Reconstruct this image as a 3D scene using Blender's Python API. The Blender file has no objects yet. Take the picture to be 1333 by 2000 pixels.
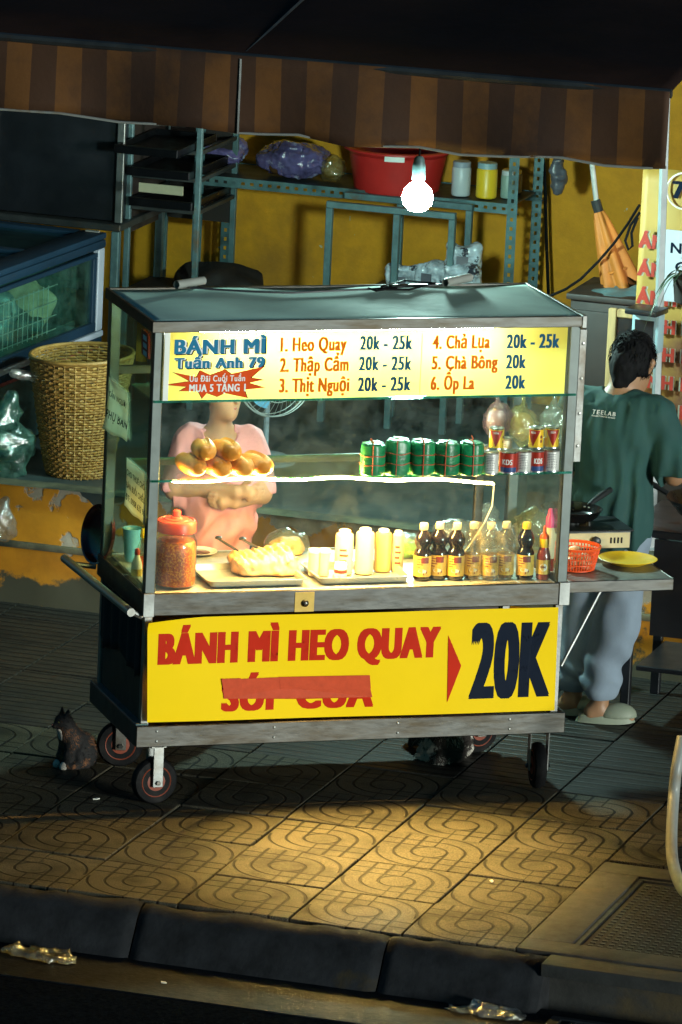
import bpy, bmesh, math, random
import numpy as np
from mathutils import Vector, Matrix
from mathutils.bvhtree import BVHTree
PI = math.pi
random.seed(7); rng = np.random.default_rng(7)
SC = bpy.context.scene; COL = SC.collection
V3 = lambda *a: np.array(a, float)

# ------------------------------------------------------------------ camera
CAM_LOC = V3(-5.592, -19.882, 5.745); CAM_ROT = [math.radians(a) for a in (77.373, -2.566, -17.043)]
cd = bpy.data.cameras.new('camera'); cam = bpy.data.objects.new('camera', cd); COL.objects.link(cam)
cam.location = CAM_LOC; cam.rotation_euler = CAM_ROT
cd.sensor_fit = 'VERTICAL'; cd.sensor_height = 24.0; cd.lens = 24.0 * 11595 / 2000
cd.clip_start = .5; cd.clip_end = 400
SC.camera = cam
# ------------------------------------------------------------------ night sky, street light as the one sun, exposure
SUN_EL, SUN_AZ = math.radians(4.5), math.radians(150)          # azimuth clockwise from +y: light comes from the street side
wd = bpy.data.worlds.new('World'); SC.world = wd; wd.use_nodes = True
wn = wd.node_tree.nodes; wl = wd.node_tree.links
sky = wn.new('ShaderNodeTexSky'); sky.sky_type = 'NISHITA'; sky.sun_disc = False
sky.sun_elevation = SUN_EL; sky.sun_rotation = SUN_AZ
nt_ = wn.new('ShaderNodeMix'); nt_.data_type = 'RGBA'; nt_.blend_type = 'MULTIPLY'; nt_.inputs[0].default_value = 1; nt_.inputs[7].default_value = (.1, .6, 1, 1)   # the blue cast of the night picture
wl.new(sky.outputs[0], nt_.inputs[6]); wl.new(nt_.outputs[2], wn['Background'].inputs[0]); wn['Background'].inputs[1].default_value = .08
sd = bpy.data.lights.new('street_light', 'SUN'); sd.energy = 3.3; sd.angle = math.radians(10); sd.color = (.95, 1, .93)
so = bpy.data.objects.new('street_light', sd); COL.objects.link(so)
ld = Vector((math.sin(SUN_AZ) * math.cos(SUN_EL), math.cos(SUN_AZ) * math.cos(SUN_EL), math.sin(SUN_EL)))
so.rotation_euler = ld.to_track_quat('Z', 'Y').to_euler(); so.location = ld * 30
SC.view_settings.view_transform = 'Standard'; SC.view_settings.look = 'None'
SC.view_settings.exposure = 0; SC.view_settings.gamma = 1; SC.view_settings.use_curve_mapping = False
SC.cycles.max_bounces = 8; SC.cycles.transparent_max_bounces = 24; SC.cycles.sample_clamp_indirect = 4

# ------------------------------------------------------------------ frames: x,y,z = the cart's; u,v = along the street, away from it
TH = math.radians(-34.5); S = V3(math.cos(TH), math.sin(TH), 0); T = V3(-math.sin(TH), math.cos(TH), 0)
RM = np.array(Matrix.LocRotScale(None, __import__('mathutils').Euler(CAM_ROT), None).to_3x3())
def W(u, v, z): return u * S + v * T + V3(0, 0, z)
def ray(x, y): return RM @ V3((x - 666.5) / 11595, (1000 - y) / 11595, -1)
def hit(x, y, n, d):                                            # measuring aid: photograph point to a point on a known plane
    r = ray(x, y); return CAM_LOC + r * ((d - CAM_LOC @ n) / (r @ n))
def gz(x, y, z=0.): return hit(x, y, V3(0, 0, 1), z)
def gy(x, y, Y): return hit(x, y, V3(0, 1, 0), Y)
def gx(x, y, X): return hit(x, y, V3(1, 0, 0), X)
def gv(x, y, v): return hit(x, y, T, v)

# ------------------------------------------------------------------ materials
MATS = {}
def nd(t, typ, **kw):
    n = t.nodes.new(typ)
    for k, v in kw.items(): setattr(n, k, v)
    return n
def math_(t, op, a, b=None, c=None):
    n = t.nodes.new('ShaderNodeMath'); n.operation = op
    for i, q in enumerate((a, b, c)):
        if q is None: continue
        if isinstance(q, (int, float)): n.inputs[i].default_value = q
        else: t.links.new(q, n.inputs[i])
    return n.outputs[0]
def mixc(t, f, a, b):
    n = t.nodes.new('ShaderNodeMix'); n.data_type = 'RGBA'
    for i, q in ((0, f), (6, a), (7, b)):
        if isinstance(q, (int, float)): n.inputs[i].default_value = q
        elif isinstance(q, tuple): n.inputs[i].default_value = (*q, 1)
        else: t.links.new(q, n.inputs[i])
    return n.outputs[2]
def ramp(t, f, lo, hi):
    n = t.nodes.new('ShaderNodeMapRange'); n.inputs[1].default_value = lo; n.inputs[2].default_value = hi
    t.links.new(f, n.inputs[0]); return n.outputs[0]
def coords(t, obj=True):
    tc = t.nodes.new('ShaderNodeTexCoord'); oi = t.nodes.new('ShaderNodeObjectInfo')
    va = t.nodes.new('ShaderNodeVectorMath'); va.operation = 'ADD'
    sc = t.nodes.new('ShaderNodeVectorMath'); sc.operation = 'SCALE'; sc.inputs[0].default_value = (17., 31., 11.)
    t.links.new(oi.outputs['Random'], sc.inputs['Scale'])
    t.links.new(tc.outputs['Object'], va.inputs[0]); t.links.new(sc.outputs[0], va.inputs[1])
    return tc.outputs['Object'], va.outputs[0], oi.outputs['Random']
def noise(t, vec, scale, detail=4, rough=.6):
    n = t.nodes.new('ShaderNodeTexNoise'); n.inputs['Scale'].default_value = scale
    n.inputs['Detail'].default_value = detail; n.inputs['Roughness'].default_value = rough
    t.links.new(vec, n.inputs['Vector']); return n.outputs[0]
def newmat(name):
    m = bpy.data.materials.new(name); m.use_nodes = True; MATS[name] = m
    return m, m.node_tree, m.node_tree.nodes['Principled BSDF']
def pm(name, col, rough=.5, metal=0., var=.25, vs=9., col2=None, c2=(.5, .65), bump=0., bs=80., spec=.5, emis=0., ecol=None, aniso=0., trans=0., sss=0., stretch=None, alpha=1., rj=0., coat=0.):
    m, t, b = newmat(name)
    o, v, r = coords(t)
    if stretch:
        mp = nd(t, 'ShaderNodeMapping'); mp.inputs['Scale'].default_value = stretch; t.links.new(v, mp.inputs[0]); v = mp.outputs[0]
    n = noise(t, v, vs)
    d = tuple(c * (1 - var) for c in col); l = tuple(min(1, c * (1 + var)) for c in col)
    c = mixc(t, ramp(t, n, .3, .7), d, l)
    if col2: c = mixc(t, ramp(t, noise(t, v, vs * .43, 6, .65), *c2), c, col2)
    if rj:
        hs = nd(t, 'ShaderNodeHueSaturation'); t.links.new(c, hs.inputs['Color']); t.links.new(math_(t, 'MULTIPLY_ADD', r, 2 * rj, 1 - rj), hs.inputs['Value']); c = hs.outputs[0]
    t.links.new(c, b.inputs['Base Color'])
    t.links.new(math_(t, 'MULTIPLY_ADD', noise(t, v, vs * 2.3), .3, rough - .15), b.inputs['Roughness'])
    b.inputs['Metallic'].default_value = metal; b.inputs['Specular IOR Level'].default_value = spec
    b.inputs['Anisotropic'].default_value = aniso; b.inputs['Transmission Weight'].default_value = trans
    b.inputs['Subsurface Weight'].default_value = sss; b.inputs['Subsurface Radius'].default_value = (.02, .008, .004)
    b.inputs['Alpha'].default_value = alpha; b.inputs['Coat Weight'].default_value = coat
    if emis: b.inputs['Emission Color'].default_value = (*(ecol or col), 1); b.inputs['Emission Strength'].default_value = emis
    if bump:
        bp = nd(t, 'ShaderNodeBump'); bp.inputs['Strength'].default_value = bump; bp.inputs['Distance'].default_value = .004
        t.links.new(noise(t, v, bs, 5), bp.inputs['Height']); t.links.new(bp.outputs[0], b.inputs['Normal'])
    return m
def film(name, tint, gloss=.12, rough=.05, haze=.0, hcol=(.8, .8, .8), wrinkle=0.):
    """clear sheet: transparent plus fresnel gloss plus a little dusty diffuse"""
    m, t, b = newmat(name); t.nodes.remove(b)
    out = t.nodes['Material Output']; o, v, r = coords(t)
    tr = nd(t, 'ShaderNodeBsdfTransparent'); tr.inputs[0].default_value = (*tint, 1)
    gl = nd(t, 'ShaderNodeBsdfGlossy'); gl.inputs['Roughness'].default_value = rough
    df = nd(t, 'ShaderNodeBsdfTranslucent' if wrinkle else 'ShaderNodeBsdfDiffuse'); df.inputs[0].default_value = (*hcol, 1)
    lw = nd(t, 'ShaderNodeLayerWeight'); lw.inputs[0].default_value = .5
    m1 = nd(t, 'ShaderNodeMixShader'); m2 = nd(t, 'ShaderNodeMixShader')
    hz = math_(t, 'MULTIPLY', ramp(t, noise(t, v, 14, 7, .7), .35, .8), haze * 2)
    t.links.new(hz, m1.inputs[0]); t.links.new(tr.outputs[0], m1.inputs[1]); t.links.new(df.outputs[0], m1.inputs[2])
    t.links.new(math_(t, 'MULTIPLY_ADD', math_(t, 'POWER', lw.outputs['Facing'], 4.), .7, gloss * .1), m2.inputs[0])
    t.links.new(m1.outputs[0], m2.inputs[1]); t.links.new(gl.outputs[0], m2.inputs[2])
    if wrinkle:
        bp = nd(t, 'ShaderNodeBump'); bp.inputs['Strength'].default_value = wrinkle; bp.inputs['Distance'].default_value = .02
        t.links.new(noise(t, v, 22, 4), bp.inputs['Height'])
        for q in (gl, df): t.links.new(bp.outputs[0], q.inputs['Normal'])
        df2 = nd(t, 'ShaderNodeBsdfDiffuse'); df2.inputs[0].default_value = (*hcol, 1); t.links.new(bp.outputs[0], df2.inputs['Normal'])
        ad = nd(t, 'ShaderNodeMixShader'); ad.inputs[0].default_value = .5
        t.links.new(df.outputs[0], ad.inputs[1]); t.links.new(df2.outputs[0], ad.inputs[2]); t.links.new(ad.outputs[0], m1.inputs[2])
    t.links.new(m2.outputs[0], out.inputs[0]); return m

# ------------------------------------------------------------------ mesh tools
def frame_of(d):
    d = np.asarray(d, float); d = d / np.linalg.norm(d)
    a = V3(0, 0, 1) if abs(d[2]) < .9 else V3(1, 0, 0)
    x = np.cross(a, d); x /= np.linalg.norm(x); return x, np.cross(d, x), d
class MB:
    def __init__(s): s.v = []; s.f = []
    def add(s, v, f):
        k = len(s.v); s.v += [tuple(map(float, p)) for p in v]; s.f += [tuple(i + k for i in q) for q in f]; return s
    def box(s, x0, x1, y0, y1, z0, z1, bev=0., M=None):
        if bev:
            bm = bmesh.new(); bmesh.ops.create_cube(bm, size=1)
            for q in bm.verts: q.co = Vector(((x0 + x1) / 2 + q.co.x * (x1 - x0), (y0 + y1) / 2 + q.co.y * (y1 - y0), (z0 + z1) / 2 + q.co.z * (z1 - z0)))
            bmesh.ops.bevel(bm, geom=bm.edges[:], offset=bev, segments=2 if bev > .004 else 1, affect='EDGES', profile=.6)
            bm.verts.index_update(); v = [tuple(q.co) for q in bm.verts]; f = [[q.index for q in p.verts] for p in bm.faces]; bm.free()
        else:
            v = [(x, y, z) for z in (z0, z1) for y in (y0, y1) for x in (x0, x1)]
            f = [(0, 2, 3, 1), (4, 5, 7, 6), (0, 1, 5, 4), (2, 6, 7, 3), (0, 4, 6, 2), (1, 3, 7, 5)]
        if M is not None: v = [tuple(M @ Vector(p)) for p in v]
        return s.add(v, f)
    def bar(s, a, b, w, h, bev=0., roll=0.):
        a = np.asarray(a, float); b = np.asarray(b, float); x, y, d = frame_of(b - a); L = np.linalg.norm(b - a)
        if roll: x, y = x * math.cos(roll) + y * math.sin(roll), y * math.cos(roll) - x * math.sin(roll)
        M = Matrix([[x[i], y[i], d[i], a[i]] for i in range(3)] + [[0, 0, 0, 1]])
        return s.box(-w / 2, w / 2, -h / 2, h / 2, 0, L, bev, M)
    def tube(s, pts, r, n=10, cap=True, closed=False):
        P = [np.asarray(p, float) for p in pts]; m = len(P); rr = r if hasattr(r, '__len__') else [r] * m
        v = []; x0 = None
        for i in range(m):
            if closed: d = P[(i + 1) % m] - P[i - 1]
            else: d = P[min(i + 1, m - 1)] - P[max(i - 1, 0)]
            x, y, d = frame_of(d)
            if x0 is not None:
                x = x0 - d * (x0 @ d); x /= np.linalg.norm(x) + 1e-12; y = np.cross(d, x)
            x0 = x
            for k in range(n):
                a = 2 * PI * k / n; v.append(P[i] + rr[i] * (x * math.cos(a) + y * math.sin(a)))
        f = [(i * n + k, i * n + (k + 1) % n, ((i + 1) % m) * n + (k + 1) % n, ((i + 1) % m) * n + k) for i in range(m if closed else m - 1) for k in range(n)]
        if cap and not closed: f += [tuple(range(n))[::-1], tuple((m - 1) * n + k for k in range(n))]
        return s.add(v, f)
    def lathe(s, prof, n=24, c=(0, 0, 0), sx=1., sy=1., wob=None, cap=True):
        v = []; m = len(prof)
        for i, (r, z) in enumerate(prof):
            for k in range(n):
                a = 2 * PI * k / n; q = r * (wob(a, i / (m - 1)) if wob else 1)
                v.append((c[0] + q * math.cos(a) * sx, c[1] + q * math.sin(a) * sy, c[2] + z))
        f = [(i * n + k, i * n + (k + 1) % n, (i + 1) * n + (k + 1) % n, (i + 1) * n + k) for i in range(m - 1) for k in range(n)]
        if cap: f += [tuple(range(n))[::-1], tuple((m - 1) * n + k for k in range(n))]
        return s.add(v, f)
    def grid(s, fn, nu, nv, wrapu=False):
        v = [fn(i / (nu if wrapu else nu - 1), j / (nv - 1)) for j in range(nv) for i in range(nu)]
        f = [(j * nu + i, j * nu + (i + 1) % nu, (j + 1) * nu + (i + 1) % nu, (j + 1) * nu + i) for j in range(nv - 1) for i in range(nu if wrapu else nu - 1)]
        return s.add(v, f)
    def prism(s, poly, d):
        """polygon (3-D points) extruded by vector d"""
        n = len(poly); d = np.asarray(d, float); P = [np.asarray(p, float) for p in poly]
        return s.add(P + [p + d for p in P], [tuple(range(n))[::-1], tuple(range(n, 2 * n))] + [(i, (i + 1) % n, n + (i + 1) % n, n + i) for i in range(n)])
    def mesh(s, name, mat, smooth=35):
        me = bpy.data.meshes.new(name); me.from_pydata(s.v, [], s.f); me.update()
        bm = bmesh.new(); bm.from_mesh(me); bmesh.ops.recalc_face_normals(bm, faces=bm.faces); bm.to_mesh(me); bm.free()
        if smooth:
            for p in me.polygons: p.use_smooth = True
            me.set_sharp_from_angle(angle=math.radians(smooth))
        if mat is not None: me.materials.append(MATS[mat] if isinstance(mat, str) else mat)
        return me
    def build(s, name, mat, parent=None, smooth=35, loc=None, rz=None):
        return link(name, s.mesh(name, mat, smooth), parent, loc, rz)
def link(name, data, parent=None, loc=None, rz=None):
    o = bpy.data.objects.new(name, data); COL.objects.link(o); o.parent = parent
    if loc is not None: o.location = loc
    if rz is not None: o.rotation_euler[2] = rz
    return o
def tag(o, label=None, cat=None, group=None, kind=None):
    if label: o['label'] = label
    if cat: o['category'] = cat
    if group: o['group'] = group
    if kind: o['kind'] = kind
    return o
def thing(name, label, cat, loc=(0, 0, 0), rz=0., group=None):
    o = link(name, None, None, loc, rz); o.empty_display_size = .05
    return tag(o, label, cat, group)
def copy_tree(o, parent=None):
    c = o.copy(); COL.objects.link(c); c.parent = parent
    for k in list(o.children): copy_tree(k, c)
    return c
def vnoise(P, seed=0):
    P = np.asarray(P, float); i = np.floor(P).astype(int); f = P - i; f = f * f * (3 - 2 * f); out = 0
    def h(a):
        n = (a[..., 0] * 374761393 + a[..., 1] * 668265263 + a[..., 2] * 2147483647 + seed * 974711) & 0x7fffffff
        n = ((n ^ (n >> 13)) * 1274126177) & 0x7fffffff; return ((n ^ (n >> 16)) & 0xffff) / 65535.
    for dx in (0, 1):
        for dy in (0, 1):
            for dz in (0, 1):
                w = (f[..., 0] if dx else 1 - f[..., 0]) * (f[..., 1] if dy else 1 - f[..., 1]) * (f[..., 2] if dz else 1 - f[..., 2])
                out = out + w * h(i + np.array([dx, dy, dz]))
    return out * 2 - 1
def crumple(o, amp, scale, seed=0, oct=2):
    me = o.data; n = len(me.vertices); co = np.empty(n * 3); me.vertices.foreach_get('co', co); co = co.reshape(-1, 3)
    no = np.empty(n * 3); me.vertices.foreach_get('normal', no); no = no.reshape(-1, 3); d = 0
    for k in range(oct): d = d + vnoise(co * scale * 2 ** k, seed + k) / 1.7 ** k
    co = co + no * (d * amp)[:, None]; me.vertices.foreach_set('co', co.ravel()); me.update(); return o
def fur(o, n, ln, mat, name='fur', sd=1):
    me = o.data; rg = np.random.default_rng(sd); ix = rg.integers(0, len(me.vertices), n); mb = MB()
    for i in ix:
        v = me.vertices[int(i)]; p = np.array(v.co); nn = np.array(v.normal); t = nn * .55 + V3(0, -.5, -.6) + rg.normal(0, .25, 3); t /= np.linalg.norm(t)
        sdv = np.cross(t, nn); sdv /= np.linalg.norm(sdv) + 1e-9; l = ln * rg.uniform(.6, 1.3)
        mb.add([p - sdv * .0011, p + sdv * .0011, p + t * l], [(0, 1, 2)])
    f = mb.build(name, mat, o.parent, 0); f['kind'] = 'stuff'; return f
# smooth-union bodies: capsules and ellipsoids polygonised with surface nets
def sd_cap(P, a, b, ra, rb):
    a = np.asarray(a, float); b = np.asarray(b, float); ab = b - a
    t = np.clip(((P - a) @ ab) / (ab @ ab + 1e-12), 0, 1)
    return np.linalg.norm(P - a - t[..., None] * ab, axis=-1) - (ra + (rb - ra) * t)
def sd_ell(P, c, r, rot=None):
    q = P - np.asarray(c, float)
    if rot is not None: q = q @ np.array(rot)
    r = np.asarray(r, float); k = np.linalg.norm(q / r, axis=-1); k2 = np.linalg.norm(q / (r * r), axis=-1) + 1e-9
    return k * (k - 1) / k2
def smin(a, b, k):
    h = np.clip(.5 + .5 * (b - a) / k, 0, 1); return b + (a - b) * h - k * h * (1 - h)
def union(P, prims, k=.03):
    d = None
    for q in prims:
        e = sd_cap(P, *q[1:5]) if q[0] == 'c' else sd_ell(P, *q[1:4] if len(q) > 3 else q[1:3])
        kk = q[5] if q[0] == 'c' and len(q) > 5 else k
        d = e if d is None else smin(d, e, kk)
    return d
def nets(fn, lo, hi, h):
    lo = np.asarray(lo, float); hi = np.asarray(hi, float); n = np.ceil((hi - lo) / h).astype(int) + 1
    ax = [lo[i] + h * np.arange(n[i]) for i in range(3)]
    c = [np.minimum(np.arange(0, n[i] + 3, 4), n[i] + 2) for i in range(3)]      # coarse pass, then only the cells near the surface
    Dc = fn(np.stack(np.meshgrid(*[lo[i] + h * (c[i] + 1.5) for i in range(3)], indexing='ij'), -1))
    D = Dc.repeat(4, 0).repeat(4, 1).repeat(4, 2)[:n[0], :n[1], :n[2]].copy(); near = np.abs(D) < 9 * h
    ii = np.argwhere(near); D[near] = fn(lo + h * ii.astype(float)); I = D < 0
    m = n - 1; acc = np.zeros((*m, 3)); cnt = np.zeros(tuple(m))
    cr = [(dx, dy, dz) for dx in (0, 1) for dy in (0, 1) for dz in (0, 1)]
    sl = lambda c: tuple(slice(c[i], c[i] + m[i]) for i in range(3))
    for a in cr:
        for k in range(3):
            if a[k]: continue
            b = list(a); b[k] = 1
            da, db = D[sl(a)], D[sl(b)]; x = (da < 0) != (db < 0)
            t = np.where(x, da / (da - db + 1e-20), 0)
            p = np.array(a, float) + t[..., None] * np.eye(3)[k]
            acc += np.where(x[..., None], p, 0); cnt += x
    act = cnt > 0; idx = -np.ones(tuple(m), int); idx[act] = np.arange(act.sum())
    cell = np.argwhere(act); V = lo + h * (cell + acc[act] / cnt[act][:, None]); F = []
    for k in range(3):
        i, j = (k + 1) % 3, (k + 2) % 3
        A = np.moveaxis(I, (k, i, j), (0, 1, 2)); X = np.moveaxis(idx, (k, i, j), (0, 1, 2))
        x = A[:-1, 1:-1, 1:-1] != A[1:, 1:-1, 1:-1]; s = A[:-1, 1:-1, 1:-1][x]
        q = np.stack([X[:, :-1, :-1][x], X[:, 1:, :-1][x], X[:, 1:, 1:][x], X[:, :-1, 1:][x]], 1)
        q[~s] = q[~s][:, ::-1]; F.append(q)
    F = np.concatenate(F); F = F[(F >= 0).all(1)]
    return V, F
def blob(name, mat, parent, fn, lo, hi, h, loc=None, rz=None):
    v, f = nets(fn, lo, hi, h); me = bpy.data.meshes.new(name); me.from_pydata(v.tolist(), [], f.tolist()); me.update()
    for p in me.polygons: p.use_smooth = True
    me.materials.append(MATS[mat]); return link(name, me, parent, loc, rz)
def bvh(o): return BVHTree.FromPolygons([tuple(v.co) for v in o.data.vertices], [tuple(p.vertices) for p in o.data.polygons])
# lettering
def text_tris(s, track=1.12):
    cu = bpy.data.curves.new('lettering', 'FONT'); cu.body = s; cu.size = 1; cu.resolution_u = 4; cu.space_character = track
    ob = bpy.data.objects.new('lettering', cu); COL.objects.link(ob)
    dg = bpy.context.evaluated_depsgraph_get(); me = bpy.data.meshes.new_from_object(ob.evaluated_get(dg))
    v = np.array([p.co[:2] for p in me.vertices]); f = [tuple(p.vertices) for p in me.polygons]
    bpy.data.objects.remove(ob); bpy.data.curves.remove(cu); bpy.data.meshes.remove(me); return v, f
def letters(name, s, mat, parent, org, ux, uz, width, cap, bold=.05, boldy=.03, out=None, step=.00002, drape=None, slant=0., capref=.70, lift=0.):
    """flat lettering: org = left end of baseline, ux/uz = unit writing and up directions, bold as share of cap height"""
    v, f = text_tris(s); org = np.asarray(org, float); ux = np.asarray(ux, float); uz = np.asarray(uz, float)
    nrm = np.cross(ux, uz) if out is None else np.asarray(out, float)
    x0, x1 = v[:, 0].min(), v[:, 0].max(); b = bold * cap
    X = (v[:, 0] - x0) / (x1 - x0) * (width - 2 * b) + b; Z = v[:, 1] / capref * cap
    Z = np.where(Z > 0, Z * (cap - boldy * cap) / cap, Z)
    X = X + Z * slant; mb = MB(); k = 0
    nb = 1 if bold < .012 else 5
    for ix in range(nb):
        for iz in ((0,) if not boldy or nb == 1 else (0, 1)):
            dx = 0 if nb == 1 else b * (ix / (nb - 1) * 2 - 1); k += 1
            pts = [org + ux * (x + dx) + uz * (z + iz * boldy * cap) + nrm * step * k for x, z in zip(X, Z)]
            if drape is not None:                                   # lay the print on the sheet
                for i, p in enumerate(pts):
                    h = drape.ray_cast(Vector(p + nrm * .1), Vector(-nrm))
                    if h[0] is not None: pts[i] = np.array(h[0]) + nrm * (.0006 + step * k + lift)
            mb.add(pts, f)
    return mb.build(name, mat, parent, smooth=0)
# ------------------------------------------------------------------ palette
pm('steel', (.135, .135, .128), .36, 1., .1, 9, (.085, .07, .05), (.45, .72), .06, 120, stretch=(1, 6, 6))
pm('steel_dull', (.3, .31, .3), .48, .9, .3, 7, (.13, .1, .07), (.5, .7), .1, 90)
pm('roof_metal', (.5, .74, .65), .8, 0., .1, 5, (.38, .57, .5), (.5, .72), .05, 70)
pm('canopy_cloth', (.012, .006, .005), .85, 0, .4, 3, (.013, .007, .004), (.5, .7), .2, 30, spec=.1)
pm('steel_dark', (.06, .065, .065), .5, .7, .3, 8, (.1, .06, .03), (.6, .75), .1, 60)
pm('steel_paint', (.1, .17, .18), .5, .3, .3, 14, (.16, .09, .04), (.6, .72), .08, 60)
pm('aluminium', (.42, .42, .39), .35, .6, .1, 12)
pm('steel_counter', (.42, .43, .41), .42, .5, .2, 8, (.2, .18, .15), (.55, .75), .05, 60)
pm('black_plastic', (.012, .013, .014), .4, 0, .3)
pm('rubber', (.003, .003, .0035), .75, 0, .35, 20, (.02, .018, .016), (.5, .75), .15, 90, spec=.2)
pm('rim_red', (.2, .035, .012), .55, 0, .3, 20, (.1, .03, .02), (.55, .75))
pm('yellow_vinyl', (.93, .62, .006), .42, 0, .03, 3, (.86, .55, .005), (.55, .8), .02, 6, spec=.06)
pm('red_vinyl', (.52, .022, .006), .5, 0, .06, 5, spec=.06)
pm('tape_red', (.56, .075, .03), .45, 0, .1, 30, None, bump=.1, bs=40, spec=.06)
pm('navy_vinyl', (.004, .009, .022), .5, 0, .1, spec=.06)
pm('sign_yellow', (.9, .7, .06), .45, 0, .03, 2, (.93, .8, .2), (.45, .8))
def mat_sign():
    m, t, b = newmat('sign_print'); o, v, r = coords(t); out = t.nodes['Material Output']
    c = mixc(t, ramp(t, noise(t, v, 2, 3), .35, .7), (.86, .66, .05), (.9, .72, .12))
    t.links.new(c, b.inputs['Base Color']); b.inputs['Roughness'].default_value = .5; b.inputs['Specular IOR Level'].default_value = .25
    tl = nd(t, 'ShaderNodeBsdfTranslucent'); t.links.new(mixc(t, .25, c, (1., .9, .45)), tl.inputs[0])
    mx = nd(t, 'ShaderNodeMixShader'); mx.inputs[0].default_value = .5
    t.links.new(b.outputs[0], mx.inputs[1]); t.links.new(tl.outputs[0], mx.inputs[2]); t.links.new(mx.outputs[0], out.inputs[0])
mat_sign()
pm('sign_edge', (.75, .76, .72), .5, 0, .05)
pm('orange_ink', (.8, .15, .006), .5, 0, .06, 4, spec=.06)
pm('blue_ink', (.012, .085, .17), .5, 0, .1, 3, (.008, .03, .08), (.5, .7), spec=.06)
pm('teal_ink', (.02, .18, .32), .5, 0, .08, spec=.06)
pm('banner_red', (.3, .02, .008), .6, 0, .1)
pm('banner_outline', (.28, .28, .22), .6, 0, .1)
pm('white_ink', (.8, .8, .76), .5, 0, .04, spec=.06)
pm('black_ink', (.008, .008, .012), .5, 0, .04, spec=.06)
pm('burst_red', (.66, .05, .008), .5, 0, .1, 3, (.75, .12, .01), (.4, .7), spec=.06)
pm('green_line', (.05, .25, .03), .5, 0, .2, 40)
def mat_paper():
    m, t, b = newmat('thin_paper'); o, v, r = coords(t); out = t.nodes['Material Output']
    c = mixc(t, ramp(t, noise(t, v, 8, 5), .4, .75), (.78, .75, .66), (.62, .56, .44)); t.links.new(c, b.inputs['Base Color']); b.inputs['Roughness'].default_value = .8
    tl = nd(t, 'ShaderNodeBsdfTranslucent'); t.links.new(c, tl.inputs[0]); mx = nd(t, 'ShaderNodeMixShader'); mx.inputs[0].default_value = .55
    t.links.new(b.outputs[0], mx.inputs[1]); t.links.new(tl.outputs[0], mx.inputs[2]); t.links.new(mx.outputs[0], out.inputs[0])
mat_paper()
pm('steel_post', (.13, .15, .145), .42, .85, .12, 9, (.09, .08, .06), (.55, .8), .04, 160)
pm('paper', (.74, .72, .63), .7, 0, .05, 6, (.62, .58, .48), (.55, .75), .06, 30)
pm('bread', (.74, .27, .035), .38, 0, .25, 12, (.84, .4, .09), (.48, .66), .35, 55, rj=.1)
pm('bread_cut', (.72, .5, .22), .7, 0, .2, 30, None, bump=.4, bs=70)
pm('leaf_wrap', (.006, .16, .055), .34, 0, .45, 14, (.03, .24, .09), (.5, .68), .35, 40, rj=.15, stretch=(1, 1, 2.5))
pm('leaf_top', (.03, .25, .1), .4, 0, .4, 16, (.2, .4, .24), (.5, .65), .4, 45)
pm('string_red', (.42, .08, .03), .6, 0, .2, 40)
pm('can_yellow', (.8, .47, .02), .35, .2, .06, 5)
pm('can_red', (.36, .025, .012), .35, .2, .1, 5)
pm('can_white', (.66, .66, .62), .35, .3, .08, 20)
pm('can_blue', (.03, .07, .2), .35, .2, .3, 14, (.4, .45, .5), (.6, .68))
pm('tin', (.6, .6, .58), .3, 1., .1)
pm('chili', (.34, .05, .005), .4, 0, .7, 330, (.62, .2, .015), (.5, .58), .5, 70, stretch=(1, 1, 1))
pm('lid_red', (.5, .05, .03), .4, 0, .1, 8)
pm('blue_plastic', (.12, .36, .55), .4, 0, .1)
pm('yellow_plastic', (.8, .5, .02), .38, 0, .05, 4)
pm('orange_plastic', (.8, .09, .015), .38, 0, .1, 6)
pm('red_plastic', (.5, .022, .018), .35, 0, .15, 5)
pm('maroon_plastic', (.1, .008, .008), .22, 0, .2, 5, coat=.3)
pm('pink_plastic', (.7, .06, .22), .4, 0, .1)
pm('white_plastic', (.72, .71, .66), .4, 0, .06)
pm('cream_sauce', (.55, .33, .11), .4, 0, .06, 4, sss=.15)
pm('milk_sauce', (.6, .5, .32), .4, 0, .05, 4, sss=.15)
pm('soy', (.008, .004, .003), .12, 0, .2, spec=.6, coat=.5)
pm('soy_brown', (.09, .04, .015), .15, 0, .3, coat=.4)
pm('label_gold', (.62, .4, .07), .4, .1, .15, 18)
pm('label_dark', (.16, .02, .01), .5, 0, .2)
pm('ketchup', (.2, .02, .008), .2, 0, .2, coat=.3)
pm('pork', (.42, .2, .07), .4, 0, .5, 16, (.62, .44, .25), (.44, .58), .5, 45)
pm('veg', (.25, .42, .06), .5, 0, .3, 15)
pm('pink_shirt', (.78, .35, .38), .8, 0, .07, 5, None, bump=.12, bs=160)
pm('green_shirt', (.014, .06, .055), .85, 0, .12, 5, None, bump=.12, bs=170)
pm('sweatpants', (.2, .25, .31), .9, 0, .12, 6, None, bump=.15, bs=150)
pm('clog', (.24, .27, .2), .6, 0, .1)
pm('skin', (.52, .3, .18), .5, 0, .06, 6, None, sss=.12)
pm('skin_dark', (.32, .17, .09), .5, 0, .08, 6, None, sss=.1)
pm('lips', (.4, .12, .1), .45, 0, .05)
pm('eye_white', (.7, .68, .62), .3, 0, .02)
pm('hair', (.004, .004, .005), .75, 0, .4, 60, None, bump=.5, bs=140, spec=.15, stretch=(1, 1, .2))
pm('apron', (.55, .3, .2), .8, 0, .1)
pm('wicker', (.27, .15, .03), .6, 0, .35, 22, (.38, .24, .07), (.5, .66), .3, 60)
pm('freezer_blue', (.004, .018, .036), .6, 0, .15, 4, spec=.2)
pm('freezer_white', (.28, .31, .37), .45, 0, .06)
pm('freezer_in', (.025, .07, .065), .6, 0, .35, 9, (.16, .1, .05), (.52, .7))
pm('freezer_body', (.015, .045, .045), .5, 0, .3, 6)
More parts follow.
